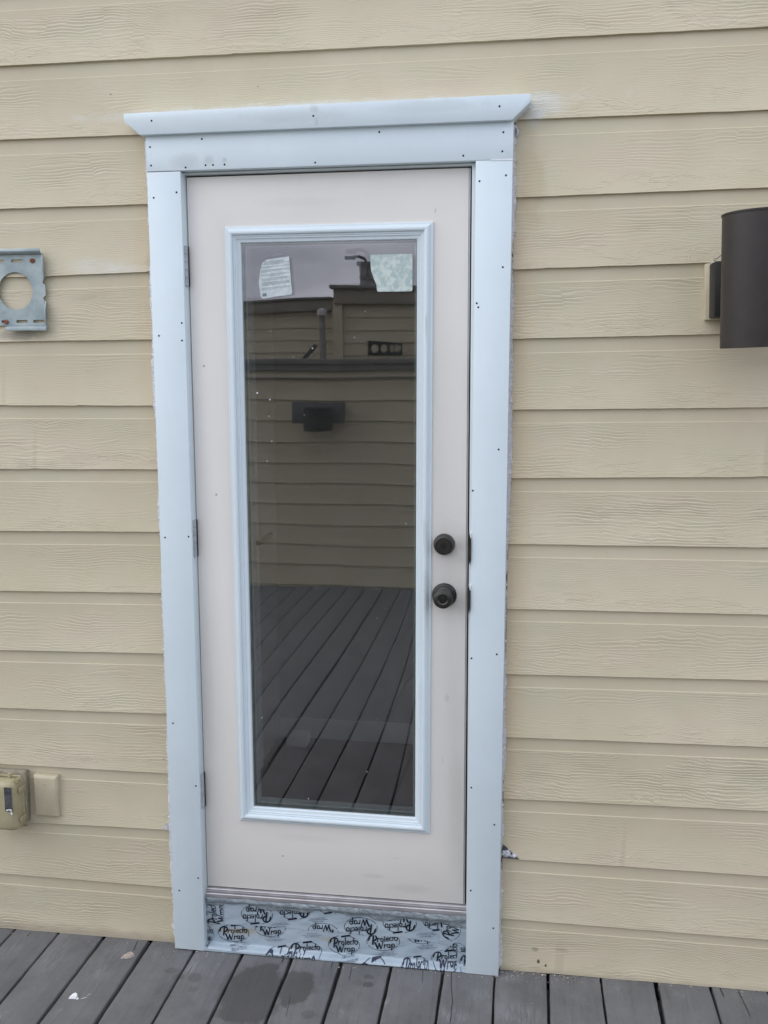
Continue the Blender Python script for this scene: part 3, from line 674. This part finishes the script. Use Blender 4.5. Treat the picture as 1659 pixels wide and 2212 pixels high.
sdl = tape_sheet(-.0028, .0480, lambda x: .070+.008*(x/.05), lambda x: .156, .0026, 'side_patch', 14, 18, 3)
sdr = tape_sheet(.6860, .7628, lambda x: .076-.03*max(0, (x-.70)/.06), lambda x: .160, .0026, 'side_patch', 18, 18, 4)
# sealant smeared along the top of the tape
mb = MB(); nx, nz_ = 150, 9; vs = []; rnd = random.Random(9)
for j in range(nz_+1):
    for i in range(nx+1):
        x = -.0028+.7656*i/nx; lo = .139+.006*math.sin(x*21)+.004*math.sin(x*55+1)-(.010 if x < .05 or x > .66 else 0)+rnd.uniform(-.0012, .0012); hi = .1665+fz(x)+.0015*math.sin(x*33)*math.sin(x*71+2)+rnd.uniform(-.0006, .0006)
        z = lo+(hi-lo)*j/nz_; bul = math.sin(math.pi*(j/nz_)**.8)
        vs.append((x, -.0092-.0085*min(1, max(0, (z-.145)/.012))-.0030*bul-rnd.uniform(0, .0010)*(0 < j < nz_)-.001*math.sin(x*90), z))
mb.add(vs, [(j*(nx+1)+i, j*(nx+1)+i+1, (j+1)*(nx+1)+i+1, (j+1)*(nx+1)+i) for j in range(nz_) for i in range(nx)])
se = mb.build('sealant_bead', M_seal, tape, fix=False); se.data.shade_smooth()

def clip_poly(poly, planes):
    for a, b_, c_ in planes:          # keep a*x+b*z+c >= 0
        out_ = []
        for i in range(len(poly)):
            p_, q_ = poly[i], poly[(i+1) % len(poly)]
            dp, dq = a*p_[0]+b_*p_[1]+c_, a*q_[0]+b_*q_[1]+c_
            if dp >= 0: out_.append(p_)
            if (dp >= 0) != (dq >= 0):
                t_ = dp/(dp-dq); out_.append((p_[0]+(q_[0]-p_[0])*t_, p_[1]+(q_[1]-p_[1])*t_))
        poly = out_
        if len(poly) < 3: return []
    return poly
def ell(cx, cy_, rx, ry, a0=0, a1=360, n=14):
    return [(cx+rx*math.cos(R(a0+(a1-a0)*i/n)), cy_+ry*math.sin(R(a0+(a1-a0)*i/n))) for i in range(n+1)]
TH = .05
STROKES = [  # (points, width) in units of half the oval's width
    ([(-.66, -.16), (-.60, .12), (-.55, .40)], .085), ([(-.84, .20), (-.80, .36), (-.62, .47), (-.42, .42), (-.36, .28), (-.46, .13), (-.60, .08)], .075), ([(-.90, .10), (-.84, .24)], .06),
    ([(-.36, -.02), (-.30, .24)], .05), ([(-.32, .14), (-.25, .23), (-.17, .21)], .05), (ell(-.06, .11, .075, .12), .045),
    ([(.10, .0), (.14, .48)], .05), ([(-.10, .53), (.16, .57), (.44, .60)], .10), ([(.20, .12), (.36, .15), (.33, .24), (.25, .24), (.20, .12), (.24, .03), (.36, .03)], .042),
    ([(.53, .22), (.45, .25), (.40, .15), (.43, .05), (.53, .05)], .045), ([(.60, .04), (.66, .44)], .05), ([(.56, .26), (.74, .28)], .04), (ell(.80, .15, .085, .12), .045),
    ([(-.52, -.04), (-.45, -.22), (-.40, -.47)], .085), ([(-.40, -.47), (-.32, -.28), (-.25, -.08)], .05), ([(-.27, -.12), (-.20, -.47)], .08), ([(-.20, -.47), (-.10, -.24), (-.02, -.02)], .05),
    ([(.0, -.45), (.05, -.20)], .05), ([(.03, -.30), (.10, -.21), (.18, -.24)], .05), (ell(.28, -.31, .085, .11), .045), ([(.37, -.20), (.37, -.43)], .045), ([(.44, -.62), (.49, -.19)], .05), (ell(.57, -.29, .08, .11), .045),
    (ell(0, 0, 1, .60, 200, 328, 30), .024), (ell(0, 0, 1, .60, -25, 30, 14), .024), (ell(0, 0, 1, .60, 105, 135, 8), .024), (ell(0, 0, 1, .60, 40, 62, 6), .024), (ell(0, 0, 1, .60, 150, 190, 12), .024)]
def logo(target, off, cx, cz, rx, ry, ang, planes, name='printed_logo'):
    mb = MB(); a = R(ang); k = ry/.6/rx if ang != 90 else rx/.6/ry
    S_ = rx if ang != 90 else ry; ky = (ry/.60) if ang != 90 else rx/.60
    for pts, wd in STROKES:
        # densify then ribbon
        P2 = []
        for p_, q_ in zip(pts[:-1], pts[1:]):
            for i in range(3): P2.append((p_[0]+(q_[0]-p_[0])*i/3, p_[1]+(q_[1]-p_[1])*i/3))
        P2.append(pts[-1]); W = []
        for (lx, ly) in P2:
            X, Z = lx*S_, ly*ky; W.append((cx+X*math.cos(a)-Z*math.sin(a), cz+X*math.sin(a)+Z*math.cos(a)))
        hw = wd*S_*.58
        for p_, q_ in zip(W[:-1], W[1:]):
            d = Vector((q_[0]-p_[0], q_[1]-p_[1])); 
            if d.length < 1e-6: continue
            d.normalize(); nx_, nz__ = -d.y*hw, d.x*hw; ex, ez = d.x*hw*.5, d.y*hw*.5
            poly = clip_poly([(p_[0]+nx_-ex, p_[1]+nz__-ez), (q_[0]+nx_+ex, q_[1]+nz__+ez), (q_[0]-nx_+ex, q_[1]-nz__+ez), (p_[0]-nx_-ex, p_[1]-nz__-ez)], planes)
            if poly: mb.add([(x, tape_y(z)-off, z) for x, z in poly], [tuple(range(len(poly)))])
    if mb.v: mb.build(name, M_inkblue, target, fix=False)
def hp_below(x0, x1): z0, z1 = seam_z(x0), seam_z(x1); return (z1-z0, -(x1-x0), (x1-x0)*z0-(z1-z0)*x0)      # z below seam
def hp_above(x0, x1): a, b_, c_ = hp_below(x0, x1); return (-a, -b_, -c_)
FL = (0, 1, -.004); XL_, XR_ = (1, 0, .0020), (-1, 0, .7620); TOP = (0, -1, .146)
for kind, cx, cz, rx, ry, ang in [
    ('side',.0280,.1060,.0340,.0430,90),('low',.0780,.0500,.0470,.0265,5),('up',.1510,.1160,.0470,.0295,183),('up',.2630,.1400,.0470,.0290,185),('up',.3680,.1680,.0420,.0290,185),
    ('low',.1900,.0760,.0460,.0265,8),('up',.3480,.0800,.0450,.0265,183),('low',.2950,.0160,.0480,.0270,5),('low',.4090,.0440,.0460,.0290,5),('up',.4590,.1050,.0480,.0290,185),('up',.5720,.1270,.0480,.0290,185),
    ('up',.6850,.1420,.0460,.0260,185),('side2',.7180,.1320,.0290,.0420,90),('low',.5240,.0650,.0480,.0275,8),('low',.6320,.0950,.0400,.0260,5),('low',.6180,.0030,.0400,.0260,5),('low',.7080,.0300,.0440,.0260,5),('low',.7800,.0250,.0360,.0270,5),('low',-.0120,.0390,.0300,.0300,5),('side2',.7380,.0450,.0300,.0380,90),('low',.2200,-.004,.044,.026,8),('low',.50,-.010,.044,.026,5)]:
    xa, xb = cx-rx, cx+rx
    xa = max(xa, -.002); xb = min(xb, .764)
    if kind == 'low':
        pl = [FL, XL_, XR_, hp_below(xa, xb)]
        if cx > .69 and cx < .76: pl.append((-1, 0, .7360))
        if cx > .76: pl += [(1, 0, -.7370)]
        logo(low, .0017, cx, cz, rx, ry, ang, pl)
    elif kind == 'up':
        pl = [FL, XL_, XR_, hp_above(xa, xb), TOP, (1, 0, -.049)]
        if cx > .6: pl.append((-1, 0, .6855))
        logo(upr, .0032, cx, cz, rx, ry, ang, pl)
    elif kind == 'side': logo(sdl, .0046, cx, cz, rx, ry, ang, [XL_, (-1, 0, .0475), (0, 1, -.075), TOP])
    else: logo(sdr, .0046, cx, cz, rx, ry, ang, [XR_, (1, 0, -.6868), (0, 1, -.070 if cz > .1 else -.056), TOP])
ADDR = '1-800-759-9727\nwww.protectowrap.com\nMeets ASTM 2112'
for tgt, off, x, z, wd, ang in [(low,.0017,.0980,.0165,.056,5),(low,.0017,.2010,.0420,.062,5),(low,.0017,.3140,.0650,.060,7),(upr,.0032,.2210,.0900,.062,188),(upr,.0032,.3340,.1160,.062,188),(upr,.0032,.4460,.1400,.060,187),(upr,.0032,.6480,.0990,.056,187),
                       (low,.0017,.5370,.0280,.062,6),(low,.0017,.6510,.0600,.062,6),(low,.0017,.4240,.0090,.056,6)]:
    v_, f_ = text_obj(ADDR, .0058, 't', M_inksoft, tape, x, 0, z, ang)
    mb = MB()
    for f in f_:
        poly = [(v_[i][0], v_[i][2]) for i in f]
        poly = clip_poly(poly, [FL, (0, -1, .142)]+([(0, -1, seam_z(x)-.001)] if tgt is low else [(0, 1, -seam_z(x)-.001), (-1, 0, .685)]))
        if poly: mb.add([(a_, tape_y(c_)-off, c_) for a_, c_ in poly], [tuple(range(len(poly)))])
    if mb.v: mb.build('printed_text', M_inksoft, tgt, fix=False)

# ------------------------------------------------------------------ wall lamp on the right
lampr = root('wall_light', 'dark bronze cylinder wall light mounted right of the door', 'wall lamp', (1.40, -.02, 1.88))
MB().box(1.3285, 1.520, -.016, .008, 1.811, 1.9475).build('mounting_block', M_blank, lampr, bevel=.003)
MB().box(1.3375, 1.511, -.087, -.0165, 1.8145, 1.9445).build('canopy_box', M_lampbox, lampr, bevel=.0025)
cc = (1.4195, -.168, 0); Rr = .082
lampr.rotation_euler = (0, R(-2.0), 0)
def lean(mb, deg=1.0):
    a = R(deg); p = Vector((0, -.168, 1.888)); out_ = []
    for x, y, z in mb.v:
        dy, dz = y-p.y, z-p.z; out_.append((x, p.y+dy*math.cos(a)-dz*math.sin(a), p.z+dy*math.sin(a)+dz*math.cos(a)))
    mb.v = out_; return mb
cyl = MB().lathe([(Rr-.002, 1.7375), (Rr-.0002, 1.7375), (Rr, 1.7395), (Rr, 2.0335), (Rr+.0016, 2.034), (Rr+.0018, 2.0375), (Rr, 2.0385), (Rr-.004, 2.038), (.001, 2.038)], cc, 'z', 96, cap=False)
lean(cyl).build('shade', M_lamp, lampr, smooth=True, angle=30)
lean(MB().lathe([(Rr-.002, 1.7376), (Rr-.003, 1.78), (Rr-.004, 1.86), (.001, 1.86)], cc, 'z', 64, cap=False)).build('inner_reflector', M_lampbox, lampr, smooth=True)
wm = MB().tube([(1.348, -.012, 1.949), (1.353, -.016, 1.957), (1.362, -.018, 1.963), (1.372, -.02, 1.972), (1.385, -.022, 1.985)], .0011, 6); wm.tube([(1.350, -.012, 1.951), (1.347, -.014, 1.959), (1.356, -.016, 1.957), (1.366, -.017, 1.966)], .0009, 6)
wm.build('stray_wire', M_vent, lampr, smooth=True)
MB().box(1.3395, 1.44, -.03, -.0165, 1.9450, 1.9495).build('caulk_smear', M_caulk, lampr, bevel=.002)

# ------------------------------------------------------------------ steel mounting bracket on the left
brk = root('mounting_bracket', 'bare galvanised steel bracket with round hole and rusty screws', 'bracket', (-.497, 0, 1.905))
BX0, BX1, BZ0, BZ1, BC = -.590, -.4130, 1.812, 2.000, (-.497, 1.905)
def plate_with_holes():
    bm = bmesh.new()
    def loop(pts): 
        vs = [bm.verts.new((x, 0, z)) for x, z in pts]; return [bm.edges.new((vs[i], vs[(i+1) % len(vs)])) for i in range(len(vs))]
    eg = loop([(BX0, BZ0), (BX1, BZ0), (BX1, 1.877), (BX1-.004, 1.886), (BX1+.004, 1.892), (BX1+.004, 1.920), (BX1-.004, 1.926), (BX1, 1.935), (BX1, BZ1), (BX0, BZ1), (BX0, 1.935), (BX0, 1.877)])
    eg += loop([(BC[0]+.0505*math.cos(2*math.pi*k/48), BC[1]+.0505*math.sin(2*math.pi*k/48)) for k in range(48)])
    def slot(x0, x1, z, r_): 
        return loop([(x1+r_*math.cos(a), z+r_*math.sin(a)) for a in [R(-90+18*i) for i in range(11)]]+[(x0+r_*math.cos(a), z+r_*math.sin(a)) for a in [R(90+18*i) for i in range(11)]])
    for q in ((-.501, -.474, 1.9855), (-.446, -.437, 1.9855), (-.496, -.470, 1.8225), (-.446, -.420, 1.8225), (-.540, -.531, 1.8225), (-.556, -.530, 1.9855)): eg += slot(*q, .0042)
    bmesh.ops.triangle_fill(bm, use_beauty=True, use_dissolve=False, edges=eg)
    r_ = bmesh.ops.extrude_face_region(bm, geom=bm.faces[:])
    bmesh.ops.translate(bm, vec=(0, -.0022, 0), verts=[e for e in r_['geom'] if isinstance(e, bmesh.types.BMVert)])
    bmesh.ops.translate(bm, vec=(0, -.003, 0), verts=bm.verts)
    bmesh.ops.recalc_face_normals(bm, faces=bm.faces)
    o0 = origin_of(brk); bmesh.ops.translate(bm, vec=-o0, verts=bm.verts)
    me = bpy.data.meshes.new('plate'); bm.to_mesh(me); bm.free(); me.materials.append(M_galv)
    o = bpy.data.objects.new('plate', me); C.objects.link(o); o.parent = brk
plate_with_holes()
def flange_prof(pts, x0, x1, name, t_=.0022):
    mb = MB(); mb.prism_x(pts, x0, x1); mb.build(name, M_galv, brk, bevel=.0008)
flange_prof([(-.0052, 2.0002), (-.012, 2.0015), (-.018, 2.0045), (-.021, 2.009), (-.0205, 2.016), (-.0185, 2.016), (-.019, 2.0095), (-.0165, 2.0065), (-.011, 2.0040), (-.003, 2.0030)], BX0+.004, -.4115, 'top_flange')
flange_prof([(-.0052, 1.8118), (-.016, 1.8095), (-.0215, 1.8075), (-.0225, 1.797), (-.0205, 1.7965), (-.0195, 1.8055), (-.015, 1.8068), (-.003, 1.8090)], -.5235, -.4035, 'bottom_flange')
for a_, b_ in ((1.936, 1.999), (1.8135, 1.876)):
    tip = 1 if a_ > 1.9 else -1
    zt, zb_ = (b_, a_) if tip > 0 else (a_, b_)
    # side flange that tapers into the pinched waist
    mb = MB(); P0 = [(BX1+.0002, -.0030), (BX1+.0022, -.0052), (BX1+.0040, -.0190), (BX1+.0058, -.0205), (BX1+.0120-.004, -.0200), (BX1+.0085, -.0180), (BX1+.0060, -.0170), (BX1+.0044, -.0040)]
    P1 = [(BX1+.0002+.0005, -.0030), (BX1+.0022, -.0050), (BX1+.0035, -.0085), (BX1+.0050, -.0095), (BX1+.0065, -.0090), (BX1+.0068, -.0082), (BX1+.0058, -.0075), (BX1+.0044, -.0038)]
    mids = [(0, P0), (.62, P0), (1, P1)]; vs = []
    for f_, P_ in mids:
        z = zt+(zb_-zt)*f_; vs += [(x, y, z) for x, y in P_]
    n = 8; mb.add(vs, [tuple(range(n)), tuple(2*n+q for q in range(n-1, -1, -1))]+[(j*n+q, j*n+(q+1) % n, (j+1)*n+(q+1) % n, (j+1)*n+q) for j in range(2) for q in range(n)])
    mb.build('side_flange', M_galv, brk, bevel=.0005)
for x, z in ((-.443, 1.985), (-.529, 1.8215)):
    MB().lathe([(.0062, 0), (.0064, -.001), (.0058, -.0035), (.0030, -.0042), (.0018, -.0030), (.0003, -.0030)], (x, -.0052, z), 'y', 20).build('rusty_screw', M_rust, brk, smooth=True)

# ------------------------------------------------------------------ outdoor socket cover and blank plate
oc = root('outlet_cover', 'yellowed weatherproof plastic socket cover low on the left wall', 'outlet cover', (-.60, 0, .43))
MB().box(-.648, -.548, -.024, .008, .352, .512).build('back_box', M_recept, oc, bevel=.004)
MB().box(-.648, -.5405, -.029, -.0242, .347, .516).build('mounting_flange', M_recept, oc, bevel=.002)
# bulged lid: rounded rectangular loft
def lid():
    mb = MB(); rings = []
    def rr(x0, x1, z0, z1, r_, y, n=8):
        o_ = []
        for (cx, cz, a0) in ((x1-r_, z1-r_, 0), (x0+r_, z1-r_, 90), (x0+r_, z0+r_, 180), (x1-r_, z0+r_, 270)):
            for i in range(n+1): a = R(a0+90*i/n); o_.append((cx+r_*math.cos(a), y, cz+r_*math.sin(a)))
        return o_
    for (i_, r_, y) in ((-.003, .020, -.030), (-.0035, .020, -.034), (0, .018, -.036), (.001, .017, -.062), (.004, .016, -.071), (.009, .014, -.077), (.016, .010, -.080), (.030, .006, -.0805)):
        rings.append(rr(-.648+i_, -.548-i_, .350+i_, .506-i_, r_, y))
    n = len(rings[0]); vs = [q for r_ in rings for q in r_]
    mb.add(vs, [(j*n+k, j*n+(k+1) % n, (j+1)*n+(k+1) % n, (j+1)*n+k) for j in range(len(rings)-1) for k in range(n)]+[tuple((len(rings)-1)*n+k for k in range(n-1, -1, -1)), tuple(range(n))])
    return mb
ld = lid().build('lid', M_yel, oc, smooth=True, angle=40)
MB().box(-.5785, -.5555, -.0825, -.0800, .418, .492).build('window', M_greyplast, ld, bevel=.003)
MB().lathe([(.0055, -.0195), (.0055, -.0015), (.004, 0)], (-.5475, -.046, .506), 'y', 20).build('hinge_loop', M_yel, oc, smooth=True)
for x in (-.618, -.579): MB().lathe([(.0055, -.010), (.0055, .010)], (x, -.046, .5105), 'z', 16).build('hinge_knuckle', M_yel, oc, bevel=.001)
MB().tube([(-.635, -.044, .5115), (-.545, -.044, .5115)], .0026, 10).build('hinge_pin', M_yel, oc, smooth=True)
for z in (.473, .383): MB().box(-.5475, -.5415, -.060, -.029, z-.008, z+.008).build('latch', M_yel, oc, bevel=.0015)
MB().tube([(-.622, -.03, .5165), (-.618, -.03, .5195), (-.612, -.03, .5190), (-.606, -.031, .5245)], .0006, 5).build('stray_thread', M_vent, oc)
MB().prism_y([(-.576, .4235), (-.572, .4195), (-.565, .4235), (-.558, .4185), (-.5565, .425), (-.563, .4265), (-.570, .4245)], -.0832, -.0826).prism_y([(-.5615, .416), (-.558, .4175), (-.5555, .413), (-.557, .4085), (-.560, .4105)], -.0832, -.0815).build('cracked_film', M_white, oc)

bp = root('cover_plate', 'tan plate with two screws and sloping edges beside the socket cover', 'cover plate', (-.488, 0, .44))
mb = MB(); 
def rectl(x0, x1, z0, z1, y): return [(x0, y, z0), (x1, y, z0), (x1, y, z1), (x0, y, z1)]
rs = [rectl(-.5255, -.4515, .3755, .5020, .010), rectl(-.5255, -.4515, .3755, .5020, -.0085), rectl(-.5245, -.4525, .3765, .5010, -.0100), rectl(-.5215, -.4565, .3790, .4940, -.0135), rectl(-.5205, -.4575, .3800, .4930, -.0138)]
mb.add([q for r_ in rs for q in r_], [(j*4+k, j*4+(k+1) % 4, (j+1)*4+(k+1) % 4, (j+1)*4+k) for j in range(4) for k in range(4)]+[(16, 17, 18, 19), (3, 2, 1, 0)])
mb.build('plate', M_blank, bp, bevel=.0006)
for z in (.4770, .3905): MB().lathe([(.0032, -.0136), (.0030, -.0150), (.0012, -.0152), (.0008, -.0142), (.0002, -.0142)], (-.4895, 0, z), 'y', 14).build('screw', M_blank, bp, smooth=True)

# ------------------------------------------------------------------ bits on the deck
def chip(name, pts, h, m_, label, cat):
    cx = sum(p_[0] for p_ in pts)/len(pts); cy_ = sum(p_[1] for p_ in pts)/len(pts); r_ = root(name, label, cat, (cx, cy_, fz(cx)))
    n = len(pts); zb_ = fz(cx)+.0012
    vs = [(x, y, zb_) for x, y in pts]+[(cx+(x-cx)*.78, cy_+(y-cy_)*.78, zb_+h*random.uniform(.7, 1.1)) for x, y in pts]+[(cx, cy_, zb_+h)]
    mb = MB(); mb.add(vs, [tuple(range(n-1, -1, -1))]+[(i, (i+1) % n, n+(i+1) % n, n+i) for i in range(n)]+[(n+i, n+(i+1) % n, 2*n) for i in range(n)])
    mb.build(cat.replace(' ', '_')+'_body', m_, r_); return r_
chip('stone_chip', [(-.236, -.098), (-.214, -.093), (-.200, -.082), (-.202, -.072), (-.214, -.066), (-.226, -.070), (-.230, -.084)], .006, M_chip, 'beige flake of stone lying on the deck left of the door', 'stone chip')
chip('paint_chip', [(-.301, -.287), (-.290, -.285), (-.281, -.284), (-.2795, -.274), (-.284, -.266), (-.291, -.264), (-.2965, -.272)], .006, M_white, 'small white paint blob near the lower left edge of the deck', 'paint blob')
for i, pts in enumerate(([(-.279, -.286), (-.273, -.285), (-.274, -.279), (-.278, -.278)], [(-.268, -.283), (-.259, -.278), (-.252, -.273), (-.259, -.276)], [(-.256, -.268), (-.252, -.263), (-.250, -.258), (-.253, -.262)])):
    tag(chip('paint_fleck', pts, .0012, M_white, ('white paint fleck touching the larger white blob on the deck', 'longest thin white fleck right of the white blob', 'tiny white fleck farthest from the white blob')[i], 'paint fleck'), None, None, 'paint flecks beside the white blob')

rnd = random.Random(21); gm2 = MB()
for _ in range(150):
    x = rnd.uniform(-.7, 1.6) if rnd.random() < .6 else rnd.uniform(.84, 1.1); y = -.004-abs(rnd.gauss(0, .012)); q = rnd.uniform(.0008, .0026); z = fz(x)+.0022
    if -.1 < x < .86: y -= .03
    a = rnd.uniform(0, 3.14); dx, dy = math.cos(a)*q*rnd.uniform(1, 2.5), math.sin(a)*q*rnd.uniform(1, 2)
    gm2.add([(x-dx, y-dy, z), (x+dy*.5, y-dx*.5, z), (x+dx, y+dy, z), (x-dy*.4, y+dx*.5, z), (x, y, z+q*.8)], [(0, 1, 4), (1, 2, 4), (2, 3, 4), (3, 0, 4), (3, 2, 1, 0)])
tag(gm2.build('grit', simple('pale_grit', (.38, .34, .28), .8), None), 'crumbs of caulk and sawdust along the foot of the wall', 'grit', None, 'stuff')

# ------------------------------------------------------------------ the room behind the glass (seen faintly through it)
room = root('interior_room', 'dim room seen through the door glass', 'room', (0, 0, 0)); room['kind'] = 'structure'
RX0, RX1, RY, RZ0, RZ1 = -.10, 2.6, 1.21, .170, 2.75
MB().box(RX0-.1, RX1+.1, .125, RY+.1, RZ0-.05, RZ0).build('floor', M_floorin, room)
MB().box(RX0-.2, RX1+.1, RY, RY+.1, RZ0, RZ1).build('back_wall', M_wallin, room)
MB().box(RX0-.1, RX0, .125, RY-.001, RZ0, RZ1).build('side_wall', M_wallin, room)
MB().box(RX0-.1, RX1+.1, .125, RY+.1, RZ1, RZ1+.1).build('ceiling', M_wallin, room)
MB().box(RX1, RX1+.1, .125, RY-.001, RZ0, 1.0).box(RX1, RX1+.1, .125, RY-.001, 2.2, RZ1).build('light_opening_wall', M_wallin, room)  # unseen end wall; opening added so daylight reaches the room
MB().box(-.25, -.012, .101, .124, 0, RZ1).box(.775, RX1, .101, .124, 0, RZ1).box(-.012, .775, .101, .124, 2.2, RZ1).build('front_wall', M_wallin, room)
MB().box(RX0+.001, RX1, RY-.014, RY-.0005, RZ0, RZ0+.085).build('baseboard', M_base, room, bevel=.003)
MB().box(RX0+.0005, RX0+.016, .845, .90, RZ0, 2.25).build('door_trim', M_base, room, bevel=.002)
MB().box(RX0+.0005, RX0+.010, .35, .8449, RZ0, 2.22).build('side_door', M_pole, room)
hl = MB().lathe([(.028, .0), (.026, .008)], (0, 0, 0), 'z', 20)
hl2 = MB(); hl2.v = [(RX0+.010+v[2], .80+v[0], 1.07+v[1]) for v in hl.v]; hl2.f = hl.f
hl2.box(RX0+.018, RX0+.045, .79, .81, 1.062, 1.078); hl2.box(RX0+.038, RX0+.05, .79, .97, 1.06, 1.08)
hl2.build('lever_handle', M_pole, room, bevel=.002)
bx = root('white_box', 'small pale box on the room floor seen through the lower glass', 'box', (.0, 1.13, .17))
MB().box(-.045, .040, 1.10, 1.165, .1702, .218).build('carton', M_base, bx, bevel=.002)

# ------------------------------------------------------------------ the rooftop opposite, reflected in the glass
def myr(Y): return .009-Y
def mbox(mb, x0, x1, Y0, Y1, z0, z1): return mb.box(x0, x1, myr(Y1), myr(Y0), z0, z1)
def lap_wall(parent, x0, x1, Y, z0, z1, E, zoff=0, name='siding'):
    bs = []; k = 0; z = z0+zoff-E
    while z < z1:
        a, b_ = max(z, z0), min(z+E, z1)
        if b_-a > .01: bs.append((x0, x1, flat(a), flat(b_)))
        z += E
    return siding_mesh(name, bs, M_siding2, parent, E, facing=1, y_front=myr(Y), step=.2, deep=1.75)
opp = root('parapet_wall', 'low lap sided parapet wall reflected across the middle of the glass', 'wall', (0, myr(4.74), 0))
opp.location = (0, 0, 0)
lap_wall(opp, -7, 6, 4.74, -.05, 1.745, .163, .057)
mbox(MB(), -7, 6, 4.78, 5.3, -.05, 1.74).build('wall_core', M_fascia, opp)
mbox(MB(), -7, 6, 4.70, 5.35, 1.745, 1.785).build('cap', M_capdark, opp, bevel=.004)
mbox(MB(), -7, 6, 4.715, 4.742, 1.70, 1.744).build('cap_trim', M_capdark, opp)
cbl = MB(); pts = [(-7+i*.25, myr(4.72), 1.642-.004*math.sin(i*.9)) for i in range(53)]; cbl.tube(pts, .006, 6)
cb = cbl.build('cable', M_capdark, None, smooth=True); tag(cb, 'thin cable stapled along the reflected parapet wall', 'cable')
wl = root('wall_light', 'boxy dark wall fixture reflected in the middle of the glass', 'wall lamp', (-.69, myr(4.7), 1.38))
mbox(MB(), -.885, -.500, 4.56, 4.735, 1.300, 1.462).build('housing', M_pole, wl, bevel=.006)
MB().lathe([(.11, 1.250), (.11, 1.425), (.105, 1.43)], (-.66, myr(4.47), 0), 'z', 36).build('shade', M_lampbox, wl, smooth=True)
# the upper storey set back
ub = root('upper_building', 'lap sided upper storey reflected under the sky in the glass', 'building', (-1, myr(9.8), 0)); ub.location = (0, 0, 0)
lap_wall(ub, -9, -1.62, 9.80, -.1, 2.50, .163, .08)
lap_wall(ub, -1.50, 7, 9.74, -.1, 2.56, .163, .05)
mbox(MB(), -9, -1.63, 9.82, 12.8, -.1, 2.55).build('wall_core', M_fascia, ub)
mbox(MB(), -1.61, 7, 9.76, 12.8, -.1, 2.70).build('wall_core', M_fascia, ub)
mbox(MB(), -9, -1.63, 9.72, 9.80, 2.47, 2.615).build('fascia', M_fascia, ub, bevel=.01)
mbox(MB(), -1.60, 7, 9.66, 9.74, 2.55, 2.74).build('fascia', M_fascia, ub, bevel=.01)
mbox(MB(), -1.64, 7, 9.60, 9.9, 2.735, 2.785).build('fascia_cap', M_capdark, ub, bevel=.008)
mbox(MB(), -9, -1.63, 9.68, 9.95, 2.61, 2.64).build('fascia_cap', M_capdark, ub, bevel=.008)
mbox(MB(), -1.62, -1.50, 9.70, 9.80, -.1, 2.60).build('corner_board', M_siding2, ub)
vp = root('vent_pipe', 'thin pipe with pale cap reflected against the upper storey', 'vent pipe', (-1.7, myr(9.5), 0))
MB().lathe([(.038, .0), (.038, 2.42)], (-1.71, myr(9.5), 0), 'z', 20).build('pipe', M_vent, vp, smooth=True)
MB().lathe([(.06, 2.40), (.065, 2.44), (.05, 2.475), (.01, 2.49)], (-1.71, myr(9.5), 0), 'z', 20).build('pipe_cap', M_ventcap, vp, smooth=True)
lb = MB().tube([(-1.95, myr(9.3), 1.80), (-1.75, myr(9.3), 2.02)], .035, 4).build('leaning_board', M_pole, None); tag(lb, 'dark board leaning behind the reflected parapet', 'board')
# pierced dark rail
def pierced():
    bm = bmesh.new()
    def loop(pts):
        vs = [bm.verts.new((x, 0, z)) for x, z in pts]; return [bm.edges.new((vs[i], vs[(i+1) % len(vs)])) for i in range(len(vs))]
    eg = loop([(-1.135, 1.90), (-.60, 1.885), (-.60, 2.055), (-1.135, 2.09)])
    for cx, rx in ((-1.04, .055), (-.91, .05), (-.78, .035), (-.71, .018), (-.67, .014), (-.635, .012)):
        eg += loop([(cx+rx*math.cos(2*math.pi*k/20), 1.985+.055*math.sin(2*math.pi*k/20)) for k in range(20)])
    bmesh.ops.triangle_fill(bm, use_beauty=True, use_dissolve=False, edges=eg)
    r_ = bmesh.ops.extrude_face_region(bm, geom=bm.faces[:]); bmesh.ops.translate(bm, vec=(0, .03, 0), verts=[e for e in r_['geom'] if isinstance(e, bmesh.types.BMVert)])
    bmesh.ops.translate(bm, vec=(0, myr(9.5), 0), verts=bm.verts); bmesh.ops.recalc_face_normals(bm, faces=bm.faces)
    me = bpy.data.meshes.new('pierced_panel'); bm.to_mesh(me); bm.free(); me.materials.append(M_lampbox)
    o = bpy.data.objects.new('pierced_panel', me); C.objects.link(o); return o
tag(pierced(), 'dark panel with a row of oval openings reflected near the upper right of the glass', 'panel')
# beyond: tower, box and street lamp against the cloud
tw = root('tower', 'dark tower block reflected behind the right label on the glass', 'tower', (-2.0, myr(16), 0))
mbox(MB(), -2.38, -1.30, 16, 17, 0, 3.78).build('tower_wall', M_tower, tw)
mbox(MB(), -2.42, -1.26, 15.95, 17.05, 3.78, 3.86).build('tower_cap', M_capdark, tw)
ch = root('chimney', 'short dark chimney reflected above the upper storey', 'chimney', (-1.27, myr(10.4), 2.7))
mbox(MB(), -1.33, -1.20, 10.2, 10.6, 2.5, 2.93).build('stack', M_tower, ch, bevel=.006)
mbox(MB(), -1.35, -1.18, 10.18, 10.62, 2.93, 2.97).build('stack_cap', M_capdark, ch)
sl = root('street_lamp', 'small curved street lamp reflected against the grey cloud', 'street lamp', (-1.9, myr(15), 0))
MB().tube([(-2.05, myr(15), 0), (-2.05, myr(15), 3.70), (-2.09, myr(15), 3.80), (-2.2, myr(15), 3.85), (-2.32, myr(15), 3.84)], .03, 8).build('pole', M_pole, sl, smooth=True)
mbox(MB(), -2.46, -2.28, 14.93, 15.07, 3.79, 3.85).build('lamp_head', M_pole, sl, bevel=.01)
